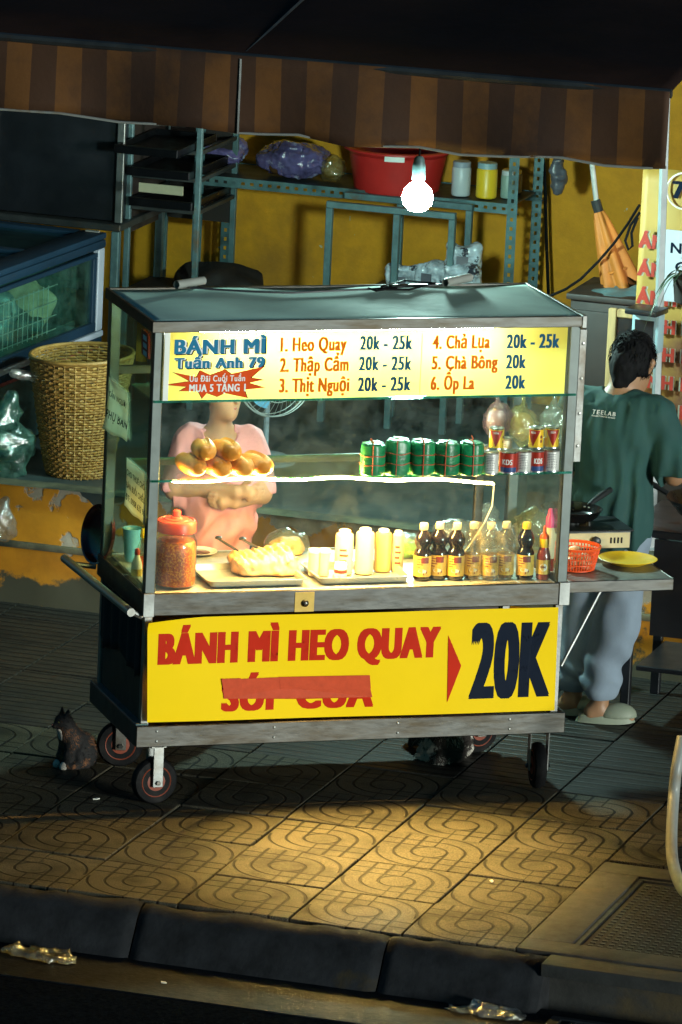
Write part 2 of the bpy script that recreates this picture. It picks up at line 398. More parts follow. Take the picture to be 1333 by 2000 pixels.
pm('red_trim', (.2, .03, .03), .5)
pm('oven_black', (.012, .014, .018), .35, .3, .3, 5)
pm('tray_black', (.008, .008, .01), .35, .6, .3, 9)
pm('card', (.3, .27, .18), .8, 0, .15, 8)
pm('jar_white', (.5, .52, .54), .4, 0, .1)
pm('jar_green', (.25, .35, .3), .4, 0, .1)
pm('umbrella_cloth', (.4, .12, .012), .7, 0, .2, 8)
pm('wood_tan', (.42, .27, .12), .55, 0, .25, 8, (.2, .1, .04), (.55, .7), .15, 60, stretch=(6, 6, .6))
pm('wood_dark', (.016, .01, .008), .6, 0, .35, 6)
pm('cable', (.005, .005, .006), .7, spec=.1)
pm('cord_grey', (.02, .022, .03), .5)
pm('pvc', (.26, .27, .25), .4, 0, .1, 10, (.22, .16, .1), (.55, .7))
pm('awning_pole', (.24, .27, .28), .4, .3, .15, 10)
pm('leaf_dark', (.03, .06, .03), .45, 0, .4, 14)
pm('egg', (.7, .42, .24), .5, 0, .1)
pm('pan_black', (.01, .01, .011), .25, .4, .2)
pm('stove_cream', (.42, .36, .2), .45, .2, .15, 10)
pm('cat_fur', (.008, .007, .007), .85, 0, .4, 14, (.2, .075, .025), (.54, .6), .5, 160)
pm('cat_white', (.5, .44, .38), .85, 0, .15, 20, None, bump=.4, bs=160)
pm('cat_calico', (.5, .46, .4), .85, 0, .1, 9, (.03, .022, .018), (.47, .5), .4, 160)
pm('cat_eye', (.3, .3, .05), .1, 0, .1)
pm('fan_wire', (.34, .36, .34), .4, .3)
pm('fan_body', (.2, .25, .28), .5)
pm('kerb_concrete', (.015, .016, .018), .85, 0, .5, 9, (.04, .03, .012), (.58, .72), .5, 45, spec=.2)
pm('asphalt', (.006, .008, .011), .9, 0, .5, 60, (.009, .01, .011), (.55, .7), .6, 90, spec=.0)
pm('gutter', (.007, .009, .011), .55, 0, .5, 14, (.011, .011, .011), (.6, .7), .4, 60, spec=.04)
pm('joint_dirt', (.012, .012, .011), .9, 0, .3, 30, None, bump=.3, bs=120)
pm('manhole_frame', (.025, .025, .023), .8, 0, .4, 9, (.055, .04, .018), (.55, .7), .35, 60)
pm('cast_iron', (.018, .02, .022), .55, .4, .4, 12, None, bump=.3, bs=70)
pm('platform_floor', (.035, .05, .05), .5, 0, .3, 3.5, (.07, .08, .075), (.55, .75), .12, 30)
pm('rubble', (.09, .085, .05), .85, 0, .5, 9, (.03, .035, .025), (.5, .6), .6, 30)
pm('dark_rag', (.006, .008, .012), .8, 0, .3, 8, (.015, .014, .02), (.5, .7), .2, 40, stretch=(8, 8, 1))
pm('ply_dark', (.035, .022, .016), .6, 0, .3, 6, None, bump=.1, bs=40)
pm('pack_foil', (.42, .47, .52), .22, 0, .5, 22, (.03, .03, .04), (.56, .6), .5, 40, coat=.4)
pm('purple_foil', (.09, .07, .17), .2, 0, .6, 12, (.4, .4, .52), (.55, .64), .6, 36, coat=.6)  # pale patches are plastic glints painted into the colour
pm('meter_blue', (.25, .38, .42), .4, 0, .1)
pm('notice_white', (.4, .43, .48), .5, 0, .06, 5)
pm('bag_print', (.1, .1, .12), .4)
film('glass', (.93, .985, .965), .5, .03, .035, (.6, .7, .65))
film('glass_green', (.72, .9, .84), .35, .04, .03, (.3, .6, .5))
film('glass_edge', (.25, .62, .52), .6, .1, .25, (.1, .55, .45))
film('glass_jar', (.97, .98, .95), .3, .03, .01)
film('pet', (.86, .85, .8), .5, .06, .06, (.6, .55, .45))
film('bag_clear', (.82, .88, .87), 1.6, .12, 0.120, (.6, .68, .66), .6)
film('bag_green', (.5, .8, .7), 1.6, .12, 0.240, (.25, .6, .48), .6)
film('bag_white', (.8, .82, .8), 1.6, .12, 0.270, (.7, .72, .68), .6)
film('bag_pink', (.8, .6, .65), 1.6, .12, 0.270, (.8, .5, .6), .6)
film('bag_purple', (.4, .38, .5), 1.6, .12, 0.210, (.5, .48, .66), .7)
film('bag_yellow', (.85, .8, .5), 1.6, .12, 0.300, (.75, .65, .35), .6)
film('film_dusty', (.8, .8, .75), .5, .25, .3, (.5, .46, .36), .5)
m, t, b = newmat('bulb_glow'); b.inputs['Emission Color'].default_value = (.62, 1, .9, 1); b.inputs['Emission Strength'].default_value = 1200
m, t, b = newmat('tube_glow'); b.inputs['Emission Color'].default_value = (.9, 1, .93, 1); b.inputs['Emission Strength'].default_value = 105
m, t, b = newmat('strip_glow'); b.inputs['Emission Color'].default_value = (1, .55, .14, 1)
o_, v_, r_ = coords(t); sx_ = nd(t, 'ShaderNodeSeparateXYZ'); t.links.new(o_, sx_.inputs[0]); dx_ = math_(t, 'MULTIPLY_ADD', sx_.outputs[0], 1 / .3, -.7 / .3)   # added peak: emission raised in the middle to concentrate the strip's light
t.links.new(math_(t, 'MULTIPLY_ADD', math_(t, 'EXPONENT', math_(t, 'MULTIPLY', math_(t, 'MULTIPLY', dx_, dx_), -1.)), 2600., 330.), b.inputs['Emission Strength'])

def mat_tile():
    m, t, b = newmat('pattern_tile'); o, v, r = coords(t)
    sp = nd(t, 'ShaderNodeSeparateXYZ'); t.links.new(o, sp.inputs[0]); x, y = sp.outputs[0], sp.outputs[1]
    ax, ay = math_(t, 'ABSOLUTE', x), math_(t, 'ABSOLUTE', y)
    rad = math_(t, 'SQRT', math_(t, 'ADD', math_(t, 'MULTIPLY', x, x), math_(t, 'MULTIPLY', y, y)))
    ring = [math_(t, 'ABSOLUTE', math_(t, 'SUBTRACT', rad, k)) for k in (.064, .127, .188)]
    arc = math_(t, 'MINIMUM', math_(t, 'MINIMUM', ring[0], ring[1]), ring[2])
    g = None
    for k in (.064, .127):
        for q in (ax, ay):
            e = math_(t, 'ABSOLUTE', math_(t, 'SUBTRACT', q, k)); g = e if g is None else math_(t, 'MINIMUM', g, e)
    inner = math_(t, 'MULTIPLY', math_(t, 'LESS_THAN', rad, .064), 1.)
    g = math_(t, 'MINIMUM', math_(t, 'MINIMUM', math_(t, 'ADD', g, inner), ring[0]), math_(t, 'ADD', ax, math_(t, 'LESS_THAN', rad, .066)))
    q = math_(t, 'LESS_THAN', math_(t, 'MULTIPLY', x, y), 0.)
    d = math_(t, 'ADD', math_(t, 'MULTIPLY', q, g), math_(t, 'MULTIPLY', math_(t, 'SUBTRACT', 1., q), arc))
    n1 = noise(t, v, 26, 5)
    d = math_(t, 'ADD', d, math_(t, 'MULTIPLY_ADD', n1, .004, -.002))
    groove = nd(t, 'ShaderNodeMapRange'); groove.inputs[1].default_value = .003; groove.inputs[2].default_value = .0062
    t.links.new(d, groove.inputs[0]); gr = groove.outputs[0]
    sp1 = noise(t, v, 260, 2, .5); big = noise(t, v, 3.2, 6, .65)
    c = mixc(t, ramp(t, sp1, .35, .7), (.024, .022, .016), (.12, .104, .07))
    c = mixc(t, ramp(t, big, .48, .66), c, (.024, .022, .016))
    hs = nd(t, 'ShaderNodeHueSaturation'); t.links.new(c, hs.inputs['Color']); t.links.new(math_(t, 'MULTIPLY_ADD', r, .26, .87), hs.inputs['Value'])
    c = mixc(t, gr, (.008, .008, .007), hs.outputs[0])
    b.inputs['Specular IOR Level'].default_value = .12; t.links.new(c, b.inputs['Base Color']); t.links.new(math_(t, 'MULTIPLY_ADD', big, .4, .45), b.inputs['Roughness'])
    bp = nd(t, 'ShaderNodeBump'); bp.inputs['Distance'].default_value = .004; bp.inputs['Strength'].default_value = .8
    t.links.new(math_(t, 'ADD', gr, math_(t, 'MULTIPLY', sp1, .25)), bp.inputs['Height']); t.links.new(bp.outputs[0], b.inputs['Normal'])
def mat_ribbed():
    m, t, b = newmat('ribbed_tile'); o, v, r = coords(t)
    sp = nd(t, 'ShaderNodeSeparateXYZ'); t.links.new(o, sp.inputs[0])
    f = math_(t, 'FRACT', math_(t, 'MULTIPLY', sp.outputs[1], 15.4)); d = math_(t, 'ABSOLUTE', math_(t, 'SUBTRACT', f, .5))
    gr = ramp(t, d, .06, .2); big = noise(t, v, 4, 6, .65)
    c = mixc(t, ramp(t, noise(t, v, 160, 2), .35, .7), (.014, .014, .013), (.05, .047, .04)); c = mixc(t, ramp(t, big, .45, .65), c, (.016, .016, .015))
    t.links.new(mixc(t, gr, (.01, .01, .01), c), b.inputs['Base Color']); t.links.new(math_(t, 'MULTIPLY_ADD', big, .4, .32), b.inputs['Roughness']); b.inputs['Specular IOR Level'].default_value = .22
    bp = nd(t, 'ShaderNodeBump'); bp.inputs['Distance'].default_value = .006; bp.inputs['Strength'].default_value = .8
    t.links.new(gr, bp.inputs['Height']); t.links.new(bp.outputs[0], b.inputs['Normal'])
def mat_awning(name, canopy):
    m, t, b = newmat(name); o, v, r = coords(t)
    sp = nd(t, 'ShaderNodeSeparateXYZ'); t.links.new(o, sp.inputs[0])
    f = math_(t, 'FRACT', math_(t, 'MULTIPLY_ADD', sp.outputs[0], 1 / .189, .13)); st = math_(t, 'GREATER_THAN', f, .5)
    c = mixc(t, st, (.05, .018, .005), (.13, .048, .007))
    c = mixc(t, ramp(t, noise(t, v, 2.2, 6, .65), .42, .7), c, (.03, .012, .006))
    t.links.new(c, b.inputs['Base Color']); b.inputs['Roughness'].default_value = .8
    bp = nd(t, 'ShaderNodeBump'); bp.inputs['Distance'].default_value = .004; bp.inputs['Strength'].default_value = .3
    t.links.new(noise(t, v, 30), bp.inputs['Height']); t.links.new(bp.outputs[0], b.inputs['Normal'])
def mat_wall(name, peel):
    m, t, b = newmat(name); o, v, r = coords(t)
    n1, n2 = noise(t, v, 1.6, 8, .65), noise(t, v, 7, 7, .7)
    c = mixc(t, ramp(t, n2, .3, .7), (.6, .245, .004), (.8, .34, .007))
    c = mixc(t, ramp(t, n1, .5, .72), c, (.36, .15, .01))
    if peel:
        c = mixc(t, .3, c, (.08, .045, .006))                      # evenly darker than the wall above
        sp = nd(t, 'ShaderNodeSeparateXYZ'); t.links.new(o, sp.inputs[0]); z = sp.outputs[2]
        pk = math_(t, 'ADD', noise(t, v, 2.6, 8, .6), math_(t, 'MULTIPLY', ramp(t, z, .33, .5), .16))
        f = ramp(t, pk, .585, .6)
        c = mixc(t, f, c, mixc(t, ramp(t, n2, .35, .65), (.22, .2, .15), (.42, .38, .3)))
        lo = math_(t, 'ADD', noise(t, v, 5, 8, .65), math_(t, 'MULTIPLY', ramp(t, math_(t, 'SUBTRACT', .22, z), 0, .16), .3))
        c = mixc(t, ramp(t, lo, .66, .72), c, (.05, .05, .03))
        hgt = math_(t, 'ADD', math_(t, 'MULTIPLY', f, -1.), math_(t, 'MULTIPLY', n2, .3))
    else:
        spots = ramp(t, noise(t, v, 19, 3, .5), .735, .75)
        c = mixc(t, spots, c, (.5, .45, .3)); hgt = n2
    t.links.new(c, b.inputs['Base Color']); b.inputs['Roughness'].default_value = .75
    bp = nd(t, 'ShaderNodeBump'); bp.inputs['Distance'].default_value = .01; bp.inputs['Strength'].default_value = .5
    t.links.new(hgt, bp.inputs['Height']); t.links.new(bp.outputs[0], b.inputs['Normal'])
mat_tile(); mat_ribbed(); mat_awning('awning_cloth', 0); mat_wall('yellow_plaster', 0); mat_wall('peeling_plaster', 1)
pm('slotted_steel', (.1, .19, .2), .45, .4, .3, 12, (.05, .07, .07), (.52, .68), .1, 60)
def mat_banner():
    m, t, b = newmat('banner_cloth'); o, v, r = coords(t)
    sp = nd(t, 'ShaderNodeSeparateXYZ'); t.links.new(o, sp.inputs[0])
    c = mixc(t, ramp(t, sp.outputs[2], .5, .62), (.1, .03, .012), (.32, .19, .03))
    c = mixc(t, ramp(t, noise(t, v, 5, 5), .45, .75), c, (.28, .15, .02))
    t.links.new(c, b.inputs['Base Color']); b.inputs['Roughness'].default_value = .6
mat_banner()

# ------------------------------------------------------------------ the setting
RZ = TH
def street(mb, name, mat, parent=None, smooth=35): return mb.build(name, mat, parent, smooth, None, RZ if parent is None else None)
road = street(MB().box(-30, 30, -40, -1.32, -.35, -.165), 'road', 'asphalt', smooth=0); tag(road, kind='structure')
gt = MB().box(-8, 8, -1.62, -1.2, -.3, -.16); gut = street(gt, 'gutter', 'gutter', smooth=0); tag(gut, kind='structure')
pave = street(MB().box(-12, 12, -1.075, 2.72, -.25, -.012), 'pavement', 'joint_dirt', smooth=0); tag(pave, kind='structure')
P_ = .4; U0, V0 = .13, -1.089
tm = MB().box(-.1968, .1968, -.1968, .1968, -.03, 0, .0025).mesh('paving_tile', 'pattern_tile', 30)
rm = MB().box(-.1968, .1968, -.1968, .1968, -.03, 0, .0025).mesh('ribbed_paving_tile', 'ribbed_tile', 30)
cm = MB().box(-.195, .195, -.185 + .0, .195, -.03, 0, .003).mesh('paving_tile_edge', 'pattern_tile', 30)
for i in range(-6, 7):
    for j in range(0, 10):
        u, v = U0 + (i + .5) * P_, V0 + (j + .5) * P_
        if u > 1.72 and v < .1: continue
        me = rm if j >= 5 else tm
        o = link('paving_tile' if me is tm else 'ribbed_paving_tile', me, pave, (u, v, float(rng.normal(0, .0018))))
        o.rotation_euler = (float(rng.normal(0, .005)), float(rng.normal(0, .005)), float(rng.normal(0, .004)))
# kerb stones: battered face, worn edges
kb = tag(link('kerb', None, None, (0, 0, 0), RZ), kind='structure')
kp = [(-1.09, -.26), (-1.09, -.012), (-1.12, -.004), (-1.155, -.012), (-1.19, -.04), (-1.25, -.13), (-1.285, -.175), (-1.285, -.26)]
def kerb_stone(u0, u1, seed):
    n = 60; mb = MB()
    def fn(a, bq):
        k = bq * (len(kp) - 1); i = min(int(k), len(kp) - 2); f = k - i
        v = kp[i][0] * (1 - f) + kp[i + 1][0] * f; z = kp[i][1] * (1 - f) + kp[i + 1][1] * f
        e = min(a, 1 - a) * (u1 - u0); rd = max(0, .03 - e) * .5
        w = .008 * float(vnoise(np.array([a * (u1 - u0) * 9, v * 14, z * 14]), seed)) + .004 * float(vnoise(np.array([a * (u1 - u0) * 31, v * 40, z * 40]), seed))
        return (u0 + a * (u1 - u0), v + rd * .6 + w, z - rd * .5 + w)
    mb.grid(fn, n, 15)
    mb.add([fn(0, j / 14) for j in range(15)], [tuple(range(15))]); mb.add([fn(1, j / 14) for j in range(15)], [tuple(range(15))])
    return mb.build('kerb_stone', 'kerb_concrete', kb, 50)
us = [-3.2, -2.2, -1.2, -.32, .42, 1.3, 1.86]
for k in range(len(us) - 1):
    kerb_stone(us[k] + .003, us[k + 1] - .003, k + 3)
for k, (a, bq) in enumerate([(2.95, 3.9), (3.9, 4.9)]): kerb_stone(a + .008, bq - .008, 40 + k)
# drain inlet and inspection cover at the pavement corner
ins = tag(link('inspection_cover', None, None, tuple(W(2.3, -.5, 0)), RZ), 'dark rectangular inspection cover with studded plate in concrete frame', 'manhole')
fr = MB(); x0, x1, y0, y1 = -.57, .6, -.58, .57
for a in ((x0, x1, y0, y0 + .13), (x0, x1, y1 - .13, y1), (x0, x0 + .16, y0 + .13, y1 - .13), (x1 - .16, x1, y0 + .13, y1 - .13)): fr.box(*a, -.2, .004, .006)
fr.build('concrete_frame', 'manhole_frame', ins)
fr = MB(); a = .02
for q in ((x0 + .16, x1 - .16, y0 + .13, y0 + .15), (x0 + .16, x1 - .16, y1 - .15, y1 - .13), (x0 + .16, x0 + .18, y0 + .15, y1 - .15), (x1 - .18, x1 - .16, y0 + .15, y1 - .15)): fr.box(*q, -.1, -.004, .002)
fr.build('iron_rim', 'cast_iron', ins)
pl = MB().box(x0 + .184, x1 - .184, y0 + .154, y1 - .154, -.09, -.018); pl.build('cover_plate', 'cast_iron', ins)
stt = MB()
for i in range(24):
    for j in range(24):
        cx, cy = x0 + .21 + i * .033, y0 + .18 + j * .034
        if cx < x1 - .2 and cy < y1 - .17: stt.box(cx - .009, cx + .009, cy - .007, cy + .007, -.018, -.009)
tag(stt.build('studs', 'cast_iron', ins, 0), kind='stuff')
inl = tag(link('drain_inlet', None, None, tuple(W(2.4, -1.2, -.16)), RZ), 'dark kerb drain inlet opening under the inspection cover', 'drain')
q = MB().box(-.55, .55, .1, .13, -.1, .15); q.box(-.55, .55, -.0, .125, .11, .156, .006); q.build('inlet_hood', 'manhole_frame', inl)
gr = tag(link('drain_grate', None, None, tuple(W(2.42, -1.44, -.163)), RZ), 'iron drain grate set in the gutter at the corner', 'grate')
q = MB()
for a in ((-.5, .5, -.16, -.13), (-.5, .5, .13, .16), (-.5, -.46, -.13, .13), (.46, .5, -.13, .13)): q.box(*a, -.02, .012, .003)
q.build('grate_frame', 'cast_iron', gr)
for k in range(13): MB().box(-.012, .012, -.13, .13, -.02, .009, .003).build('grate_bar', 'cast_iron', gr, loc=(-.42 + k * .07, 0, 0))
# raised shop floor, back wall, dark end wall
plat = street(MB().box(-9, 6, 2.74, 5.4, -.05, .5), 'shop_platform', 'platform_floor', smooth=0); tag(plat, kind='structure')
ft = MB(); N = 120
ft.grid(lambda a, bq: (-9 + a * 15, 2.735 + .008 * float(vnoise(np.array([a * 90, bq * 5, 1.]), 5)) - .01 * (1 - bq), -.03 + bq * .53), 240, 10)
fo = street(ft, 'platform_face', 'peeling_plaster', smooth=60); fo.parent = None; tag(fo, kind='structure')
lp = street(MB().box(-9, 6, 2.705, 2.735, .235, .262, .008), 'platform_ledge', 'rubble'); tag(lp, kind='structure')
ed = MB(); ed.grid(lambda a, bq: (-9 + a * 15, 2.70 + bq * .12 + .012 * float(vnoise(np.array([a * 80, 0, 0]), 9)), .5 + .006 * math.sin(bq * PI)), 160, 4)
tag(street(ed, 'platform_nosing', 'rubble'), kind='structure')
bw = street(MB().box(-9, 6, 5.4, 5.6, -.05, 4.2), 'back_wall', 'yellow_plaster', smooth=0); tag(bw, 'stained yellow plaster wall behind the shelves', 'wall')
dw = street(MB().box(2.2, 6, 3.02, 3.2, .5, 4.2), 'side_wall', 'wood_dark', smooth=0); tag(dw, 'dark shop wall behind the red and yellow banner', 'wall')
# awning: sloping canopy and hanging striped valance
aw = thing('awning', 'brown and orange striped awning with hanging valance above the cart', 'awning', (0, 0, 0), RZ)
ua, ub = -4.2, 1.765
hem_pts = [(-4.2, 2.45)] + [(float(q @ S), float(q[2])) for q in (gv(x, y, .25) for x, y in ((0, 214), (120, 222), (240, 240), (380, 246), (480, 262), (585, 264), (680, 285), (820, 288), (900, 303), (1000, 307), (1085, 306), (1180, 324), (1260, 329), (1306, 328)))] + [(1.9, 2.46)]
def hem_z(u): return float(np.interp(u, [p[0] for p in hem_pts], [p[1] for p in hem_pts]))
def sag(u): return .018 * math.sin(u * 2.6 + .9) + .012 * math.sin(u * 6.1)
vl = MB()
vl.grid(lambda a, bq: ((ua + a * (ub - ua)), .25 + .02 * math.sin(a * 60) * (1 - bq) + .015 * math.sin(a * 23), hem_z(ua + a * (ub - ua)) * (1 - bq) + (2.7 + .03 * a) * bq), 260, 8)
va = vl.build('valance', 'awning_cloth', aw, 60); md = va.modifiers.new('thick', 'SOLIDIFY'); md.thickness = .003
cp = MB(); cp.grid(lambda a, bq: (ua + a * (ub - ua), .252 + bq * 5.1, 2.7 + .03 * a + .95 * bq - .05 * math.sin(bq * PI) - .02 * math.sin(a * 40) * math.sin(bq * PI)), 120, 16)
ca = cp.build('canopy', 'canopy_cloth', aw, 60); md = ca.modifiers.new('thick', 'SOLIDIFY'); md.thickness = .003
MB().tube([(ua, .262, 2.69), (ub, .262, 2.72)], .016, 8).build('front_bar', 'steel_dark', aw)
MB().tube([(ua + (ub - ua) * k / 80, .243, hem_z(ua + (ub - ua) * k / 80) + .002) for k in range(81)], .005, 5).build('hem', 'pvc', aw)
for us_ in (.2, -1.5):
    MB().tube([(us_, .236, hem_z(us_)), (us_, .235, 2.71), (us_, .3, 2.725), (us_, 1.6, 2.96), (us_, 3.2, 3.26)], .006, 5).build('seam', 'steel_dark', aw)
# ------------------------------------------------------------------ the food cart (its own frame: x along the front, y to the back)
L, D, H = 1.6, .63, 1.783
ZB0, ZB1, ZC0, ZC1, ZS1, ZS2 = .228, .307, .712, .791, 1.492, 1.203
cart = thing('food_cart', 'stainless steel glass food cart with yellow menu sign and yellow price banner', 'food cart')
pw = .038
X = V3(1, 0, 0); Z = V3(0, 0, 1)
rf = MB(); n = 40
rf.grid(lambda a, b: (-.004 + a * (L + .01), b * D, H - .002 + .003 * math.sin(a * 17) * math.sin(b * 5) ), n, 12)
roof = rf.build('roof', 'roof_metal', cart, 60); md = roof.modifiers.new('thick', 'SOLIDIFY'); md.thickness = .003
MB().box(-.012, L + .016, -.012, .0, H - .037, H + .003, .002).build('roof_beam', 'steel', cart)
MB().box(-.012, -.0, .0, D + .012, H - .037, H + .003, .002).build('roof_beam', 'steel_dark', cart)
MB().box(L + .002, L + .014, .0, D + .012, H - .037, H + .003, .002).build('roof_beam', 'steel', cart)
MB().box(.0, L + .002, D, D + .012, H - .037, H + .003, .002).build('roof_beam', 'steel', cart)
MB().box(L - .002, L + .018, -.016, .02, H - .042, H + .006, .003).build('corner_bracket', 'steel_dull', cart)
for x in (0, L - pw):
    for y in (0, D - pw): MB().box(x, x + pw, y, y + pw, ZC1, H - .006, .003).build('post', 'steel_post', cart)
for x in (.06, .5, .97, 1.4):
    for z in (ZB0 + .022, ZB1 - .02): MB().lathe([(.005, 0), (.004, .0025), (.001, .0035)], 10).build('rivet', 'steel_dull', cart, loc=(x, -.0185, z)).rotation_euler = (PI / 2, 0, 0)
for z in (1.3, 1.42, 1.55, 1.68): MB().lathe([(.006, 0), (.005, .003), (.001, .004)], 10).build('rivet', 'aluminium', cart, loc=(L + .016, .0118, z)).rotation_euler = (PI / 2, 0, 0)
MB().box(L + .002, L + .03, .012, .05, 1.24, H - .05, .002).build('hinge_rail', 'steel_dull', cart)
# counter: shallow steel tray with deep front apron
MB().box(pw + .002, L - pw - .002, pw * .4, D - pw * .4, ZC1 - .012, ZC1 - .002).build('counter_top', 'steel_counter', cart)
MB().box(-.006, L + .002, -.012, .0, ZC0, ZC1 + .004, .003).build('counter_apron', 'steel', cart)
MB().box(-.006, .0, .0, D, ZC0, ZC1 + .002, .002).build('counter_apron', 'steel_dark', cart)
MB().box(L, L + .006, .0, D, ZC0, ZC1 + .002, .002).build('counter_apron', 'steel_dull', cart)
MB().box(-.006, L + .006, D, D + .01, ZC0, ZC1 + .002, .002).build('counter_apron', 'steel_dull', cart)
for x in (-.008, L - .034): MB().box(x, x + .042, -.017, -.012, ZC0 - .002, ZC1 + .006, .002).build('apron_end_cap', 'steel_dull', cart)
# bottom shelf frame
e = .012
MB().box(-e - .004, L + e + .004, -e - .006, -e + .006, ZB0, ZB1, .003).build('base_rail', 'steel', cart)
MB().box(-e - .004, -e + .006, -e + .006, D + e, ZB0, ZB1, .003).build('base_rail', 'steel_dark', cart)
MB().box(L + e - .006, L + e + .004, -e + .006, D + e, ZB0, ZB1, .003).build('base_rail', 'steel_dull', cart)
MB().box(-e, L + e, D + e, D + e + .01, ZB0, ZB1, .003).build('base_rail', 'steel_dull', cart)
MB().box(-e + .006, L + e - .006, -e + .006, D + e, ZB0 + .03, ZB0 + .04).build('base_shelf', 'ply_dark', cart)
MB().box(-e - .004, .03, -e + .008, D + e, ZB1, ZB1 + .006, .002).build('base_rim', 'steel_paint', cart)
for x in (.004, L - pw):
    for y in (.004, D - pw): MB().box(x, x + .03, y, y + .03, ZB0 + .04, ZC0, .002).build('lower_post', 'steel_dull', cart)
MB().box(.036, L - .04, D - .02, D - .012, ZB0 + .04, ZC0).build('rear_panel', 'ply_dark', cart)
# side cloth with a ragged hem
sc_ = MB(); sc_.grid(lambda a, b: (.002 - .008 * math.sin(a * 31), .035 + a * (D - .07), ZC0 - b * (.22 + .02 * math.sin(a * 9) + .012 * math.sin(a * 23))), 60, 8)
so_ = sc_.build('side_cloth', 'dark_rag', cart, 60); md = so_.modifiers.new('thick', 'SOLIDIFY'); md.thickness = .002
MB().box(.012, .018, .04, D - .04, ZB0 + .04, ZC0).build('side_panel', 'ply_dark', cart)
# casters
def caster(x, y, rot):
    c = link('caster', None, cart, (x, y, 0), rot)
    MB().lathe([(.06, -.022), (.078, -.02), (.086, -.008), (.086, .008), (.078, .02), (.06, .022)], 32).build('tyre', 'rubber', c).rotation_euler = (PI / 2, 0, 0)
    c.children[0].location = (0, 0, .087)
    r = MB().lathe([(.018, -.024), (.05, -.02), (.056, -.024), (.061, -.018), (.061, .018), (.056, .024), (.05, .02), (.018, .024)], 28).build('rim', 'rim_red', c); r.rotation_euler = (PI / 2, 0, 0); r.location = (0, 0, .087)
    f = MB()
    for s in (-1, 1): f.box(-.02, .02, s * .034 - .003, s * .034 + .003, .07, ZB0 - .004, .002)
    f.box(-.03, .03, -.037, .037, ZB0 - .012, ZB0 - .001, .002); f.build('fork', 'steel_dull', c)
    MB().tube([(0, -.046, .087), (0, .046, .087)], .009, 6).build('axle_bolt', 'steel', c)
for x, y, r in ((.075, .045, .12), (1.545, .06, 1.45), (.085, .56, -.2), (1.48, .57, .25)): caster(x, y, r)
# glass
def pane(name, *b, mat='glass'): return MB().box(*b).build(name, mat, cart, 0)
pane('side_pane', -.0005, .0025, pw, D - pw, ZC1 + .004, H - .04, mat='glass_green')
pane('side_pane', L - .0025, L + .0005, pw, D - pw, ZC1 + .004, H - .04)
pane('front_pane', pw + .001, L - pw - .001, .004, .007, ZC1 + .006, ZS2 - .004)
pane('front_pane', pw + .001, L - pw - .001, .004, .007, ZS2 + .008, ZS1 - .004)
for zz, y1 in ((ZS1, .3), (ZS2, .36)):
    s_ = pane('glass_shelf', pw * .2, L - pw * .2, -.004, y1, zz, zz + .006, mat='glass')
    MB().box(pw * .2, L - pw * .2, -.0085, -.0045, zz - .001, zz + .007).build('shelf_edge', 'glass_edge', s_, 0)
    MB().box(pw * .2, L - pw * .2, y1 + .001, y1 + .004, zz, zz + .006).build('shelf_edge', 'glass_edge', s_, 0)
for yy in (.365,): MB().box(pw, L - pw, yy, yy + .02, ZS2 - .022, ZS2 + .004, .002).build('shelf_rail', 'steel', cart)
for x in (.6, 1.36): pass
MB().box(1.352, 1.385, .36, .385, ZC1, ZS2 - .022, .003).build('shelf_support', 'steel', cart)
MB().box(pw, L - pw, D - .03, D - .012, ZS1 - .02, ZS1 + .01, .002).build('rear_rail', 'steel', cart)
# warm light strip drooping under the middle shelf, with its cord
st = []
for k in range(33):
    a = k / 32; x = .10 + a * 1.215
    st.append((x, .05, ZS2 - .014 - .03 * max(0, a - .35) ** 1.6 * 2.0 - .004 * math.sin(a * 21)))
rb_ = MB()                                                      # flat ribbon, its emitting side down
for k in range(32):
    p, q = np.array(st[k]), np.array(st[k + 1]); a, b = V3(0, -.006, .0), V3(0, .006, -.0005); u_ = V3(0, 0, .0022)
    rb_.add([p + a, q + a, q + b, p + b, p + a + u_, q + a + u_, q + b + u_, p + b + u_], [(0, 1, 2, 3), (4, 5, 6, 7), (0, 1, 5, 4), (3, 2, 6, 7)])
ls = rb_.build('light_strip', 'strip_glow', cart, 0)
tag(ls, 'glowing warm light strip under the middle shelf')
sl_ = bpy.data.lights.new('added_pool_spot', 'SPOT'); sl_.energy = 950; sl_.color = (1, .58, .17); sl_.spot_size = math.radians(66); sl_.spot_blend = 1; sl_.shadow_soft_size = .03   # added spot lamp that throws the warm pool on the pavement
slo = bpy.data.objects.new('added_pool_spot', sl_); COL.objects.link(slo); slo.parent = ls; slo.location = (.74, .032, ZS2 - .02)
slo.rotation_euler = (Vector((.76, -.64, 0)) - slo.location).to_track_quat('-Z', 'Y').to_euler()
bk_ = MB()  # added bar behind the strip, keeps its light off the seller
for k in range(32):
    p, q = np.array(st[k]), np.array(st[k + 1]); bk_.add([p + V3(0, .0085, -.003), q + V3(0, .0085, -.003), q + V3(0, .0085, .009), p + V3(0, .0085, .009)], [(0, 1, 2, 3)])
bko = bk_.build('added_strip_shield', 'white_plastic', cart, 60); md = bko.modifiers.new('thick', 'SOLIDIFY'); md.thickness = .002
ex = st[-1]; MB().tube([ex, (ex[0] + .008, .07, ex[2] - .02), (ex[0] + .012, .09, ex[2] - .09), (ex[0] - .004, .12, ex[2] - .16), (ex[0] - .02, .2, ex[2] - .25), (ex[0] - .06, .28, ZC1 + .01)], .003, 6).build('strip_cord', 'white_plastic', cart)
